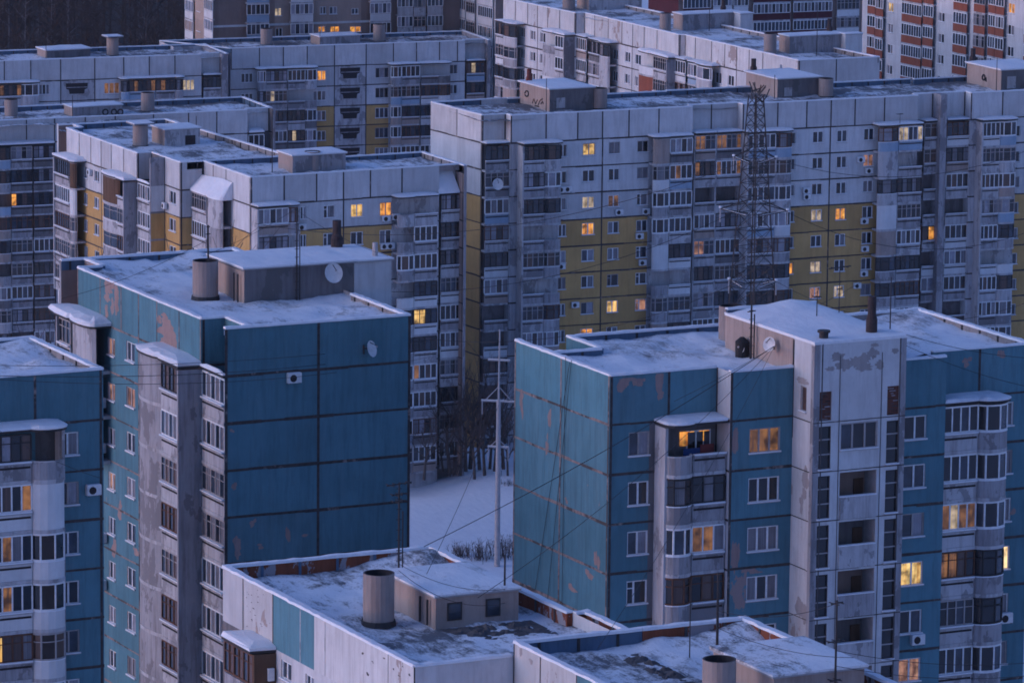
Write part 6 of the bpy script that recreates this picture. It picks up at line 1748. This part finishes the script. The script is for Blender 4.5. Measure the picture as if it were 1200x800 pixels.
# ---- dark wood beyond the left rooftops: one mass nobody could count
m = MB(); rw = random.Random(5)
for i in range(520):
    x = rw.uniform(-60, 250); t = rw.uniform(712, 1120)
    P = CAM + ray(x, 20) * t; P.z = 0
    h = rw.uniform(10, 17)
    mt = 'twig_dark' if rw.random() < .85 else 'twig_pale'
    top = P + Vector((rw.uniform(-.8, .8), rw.uniform(-.8, .8), h))
    m.tube([P, P.lerp(top, .5) + Vector((rw.uniform(-.5, .5), 0, 0)), top], [.19, .13, .03], 4, mt, False)
    for j in range(30):
        b = P.lerp(top, rw.uniform(.12, .97)); a = rw.uniform(0, 6.28); L = rw.uniform(1.4, 4.2) * (1.15 - (b.z / h) * .6)
        e = b + Vector((math.cos(a) * L * .8, math.sin(a) * L * .8, L * rw.uniform(.2, .9)))
        m.tube([b, e], [.075, .02], 3, mt if rw.random() < .4 else 'twig_dark', False)
        for q2 in range(2):
            b2 = b.lerp(e, rw.uniform(.35, .9)); m.tube([b2, b2 + Vector((rw.uniform(-.9, .9), rw.uniform(-.9, .9), rw.uniform(.1, 1.1)))], [.04, .012], 3, 'twig_pale' if rw.random() < .10 else 'twig_dark', False)
tag(m.build('forest', None, (0, 0, 0)), 'dark bare wood beyond the rooftops in the top left corner', 'forest', kind='stuff')
g = MB(); pts = []; rows_ = [710, 760, 820, 900, 1000, 1150, 1400]
for t in rows_:
    for i in range(13):
        P = CAM + ray(-220 + i * 42, 20) * t; pts.append((P.x, P.y, .5 + .4 * nz(P.x * .08, P.y * .08)))
g.add(pts, [(j * 13 + i, j * 13 + i + 1, (j + 1) * 13 + i + 1, (j + 1) * 13 + i) for j in range(len(rows_) - 1) for i in range(12)], 'wood_floor')
tag(g.build('forest_ground'), kind='structure')
g = MB()
def gz_(v, u=300):
    if 424 < v < 520 and u > 232 - max(0, 470 - v): return 1.6 * min(1, (v - 424) / 16.0) * min(1, (520 - v) / 30.0)
    if v > 470 and u < 232: return -6.5 * min(1, (v - 470) / 50.0) * min(1, max(0, (650 - v) / 40.0)) * min(1, (232 - u) / 14.0)
    if v < 299: return NEAR
    if v > 347: return 0.0
    t = (v - 299) / 48.0
    return NEAR * (1 - t * t * (3 - 2 * t))
ys = [-6000, -800, -200, 0, 100, 200, 290] + [299 + i * 4.8 for i in range(11)] + [360, 375, 390, 400, 410, 420, 430, 440, 450, 470, 480, 490, 500, 510, 520, 560, 600, 620, 650, 700, 800, 1200, 2500, 12000]
xs_ = [-8000, -1000, -200, 0, 60, 90] + list(range(100, 300, 8)) + [330, 400, 600, 1200, 9000]
pts = [(x, y, gz_(y, x) + (.25 * nz(x * .11, y * .11) if 100 <= x <= 300 else 0)) for y in ys for x in xs_]
nx = len(xs_)
g.add(pts, [(j * nx + i, j * nx + i + 1, (j + 1) * nx + i + 1, (j + 1) * nx + i) for j in range(len(ys) - 1) for i in range(nx - 1)], 'ground_snow')
go = tag(g.build('ground'), kind='structure')
for p in go.data.polygons: p.use_smooth = True

# trodden ways over the courtyard snow
def way(pts, w, label_z, mat):
    m = MB(); prev = None
    P = [onz(x, y, 0) for x, y in pts]
    fine = [P[i].lerp(P[i + 1], k / 6) for i in range(len(P) - 1) for k in range(6)] + [P[-1]]
    for i, p in enumerate(fine):
        d = (fine[min(i + 1, len(fine) - 1)] - fine[max(i - 1, 0)]); d.z = 0; d.normalize(); n = Vector((-d.y, d.x, 0))
        ww = w * (1 + .3 * nz(p.x * .9, p.y * .9))
        zz = .25 * nz(p.x * .11, p.y * .11)
        cur = [(p.x + n.x * ww * k, p.y + n.y * ww * k, zz + .30 + h) for k, h in ((-1, -.27), (-.7, -.20), (0, -.23), (.7, -.20), (1, -.27))]
        if prev:
            for j in range(4): m.quad(prev[j], cur[j], cur[j + 1], prev[j + 1], mat)
        prev = cur
    tag(m.build('path'), kind='structure')
way([(470, 592), (520, 602), (560, 609), (612, 616)], .55, 0, 'snow')


# thin evening haze: one closed box round the camera and everything built
m_ = bpy.data.materials.new('haze'); m_.use_nodes = True; nt = m_.node_tree; nt.nodes.clear()
pv = nt.nodes.new('ShaderNodeVolumePrincipled'); pv.inputs['Color'].default_value = (0.80, 0.84, 0.92, 1); pv.inputs['Density'].default_value = 0.00005; pv.inputs['Anisotropy'].default_value = 0.15
oo = nt.nodes.new('ShaderNodeOutputMaterial'); nt.links.new(pv.outputs[0], oo.inputs['Volume']); MATS['haze'] = m_
hb = MB(); hb.box(-320, 720, -30, 1420, -8, 108.5, 'haze')
tag(hb.build('haze'), kind='stuff')
# ------------------------------------------------------------------ dusk light
w = bpy.data.worlds.new("World"); sc.world = w; w.use_nodes = True
nt = w.node_tree; nt.nodes.clear()
sky = nt.nodes.new('ShaderNodeTexSky'); sky.sky_type = 'NISHITA'; sky.sun_disc = False
SUN_EL = math.radians(4.0)
sdir = Vector((-0.93, 0.20, 0)).normalized()          # towards the sun: left, a little behind the facades
sky.sun_elevation = SUN_EL
sky.sun_rotation = math.atan2(sdir.x, sdir.y)
sky.air_density = 1.0; sky.dust_density = 0.6; sky.ozone_density = 4.0
mul = nt.nodes.new('ShaderNodeMix'); mul.data_type = 'RGBA'; mul.blend_type = 'MULTIPLY'; mul.inputs[0].default_value = 1.0
mul.inputs[7].default_value = (1.23, 0.78, 0.92, 1)
bg = nt.nodes.new('ShaderNodeBackground'); bg.inputs['Strength'].default_value = 0.10
wo = nt.nodes.new('ShaderNodeOutputWorld')
nt.links.new(sky.outputs[0], mul.inputs[6]); nt.links.new(mul.outputs[2], bg.inputs['Color']); nt.links.new(bg.outputs[0], wo.inputs['Surface'])
sl_ = bpy.data.lights.new('sun', 'SUN'); sl_.energy = 0.27; sl_.angle = math.radians(40); sl_.color = (0.665, 0.765, 1.0)
so = bpy.data.objects.new('sun', sl_); COL.objects.link(so)
d = Vector((sdir.x * math.cos(math.radians(19)), sdir.y * math.cos(math.radians(19)), math.sin(math.radians(19))))
so.rotation_euler = d.to_track_quat('Z', 'Y').to_euler()
so.location = (60, 200, 200)
sc.view_settings.view_transform = 'Standard'; sc.view_settings.look = 'None'; sc.view_settings.gamma = 1.0; sc.view_settings.use_curve_mapping = False
sc.view_settings.exposure = 2.20
sc.cycles.max_bounces = 4
sc.cycles.diffuse_bounces = 2
sc.cycles.glossy_bounces = 2
sc.cycles.pixel_filter_type = 'BLACKMAN_HARRIS'
sc.cycles.filter_width = 1.75
sc.cycles.use_denoising = True
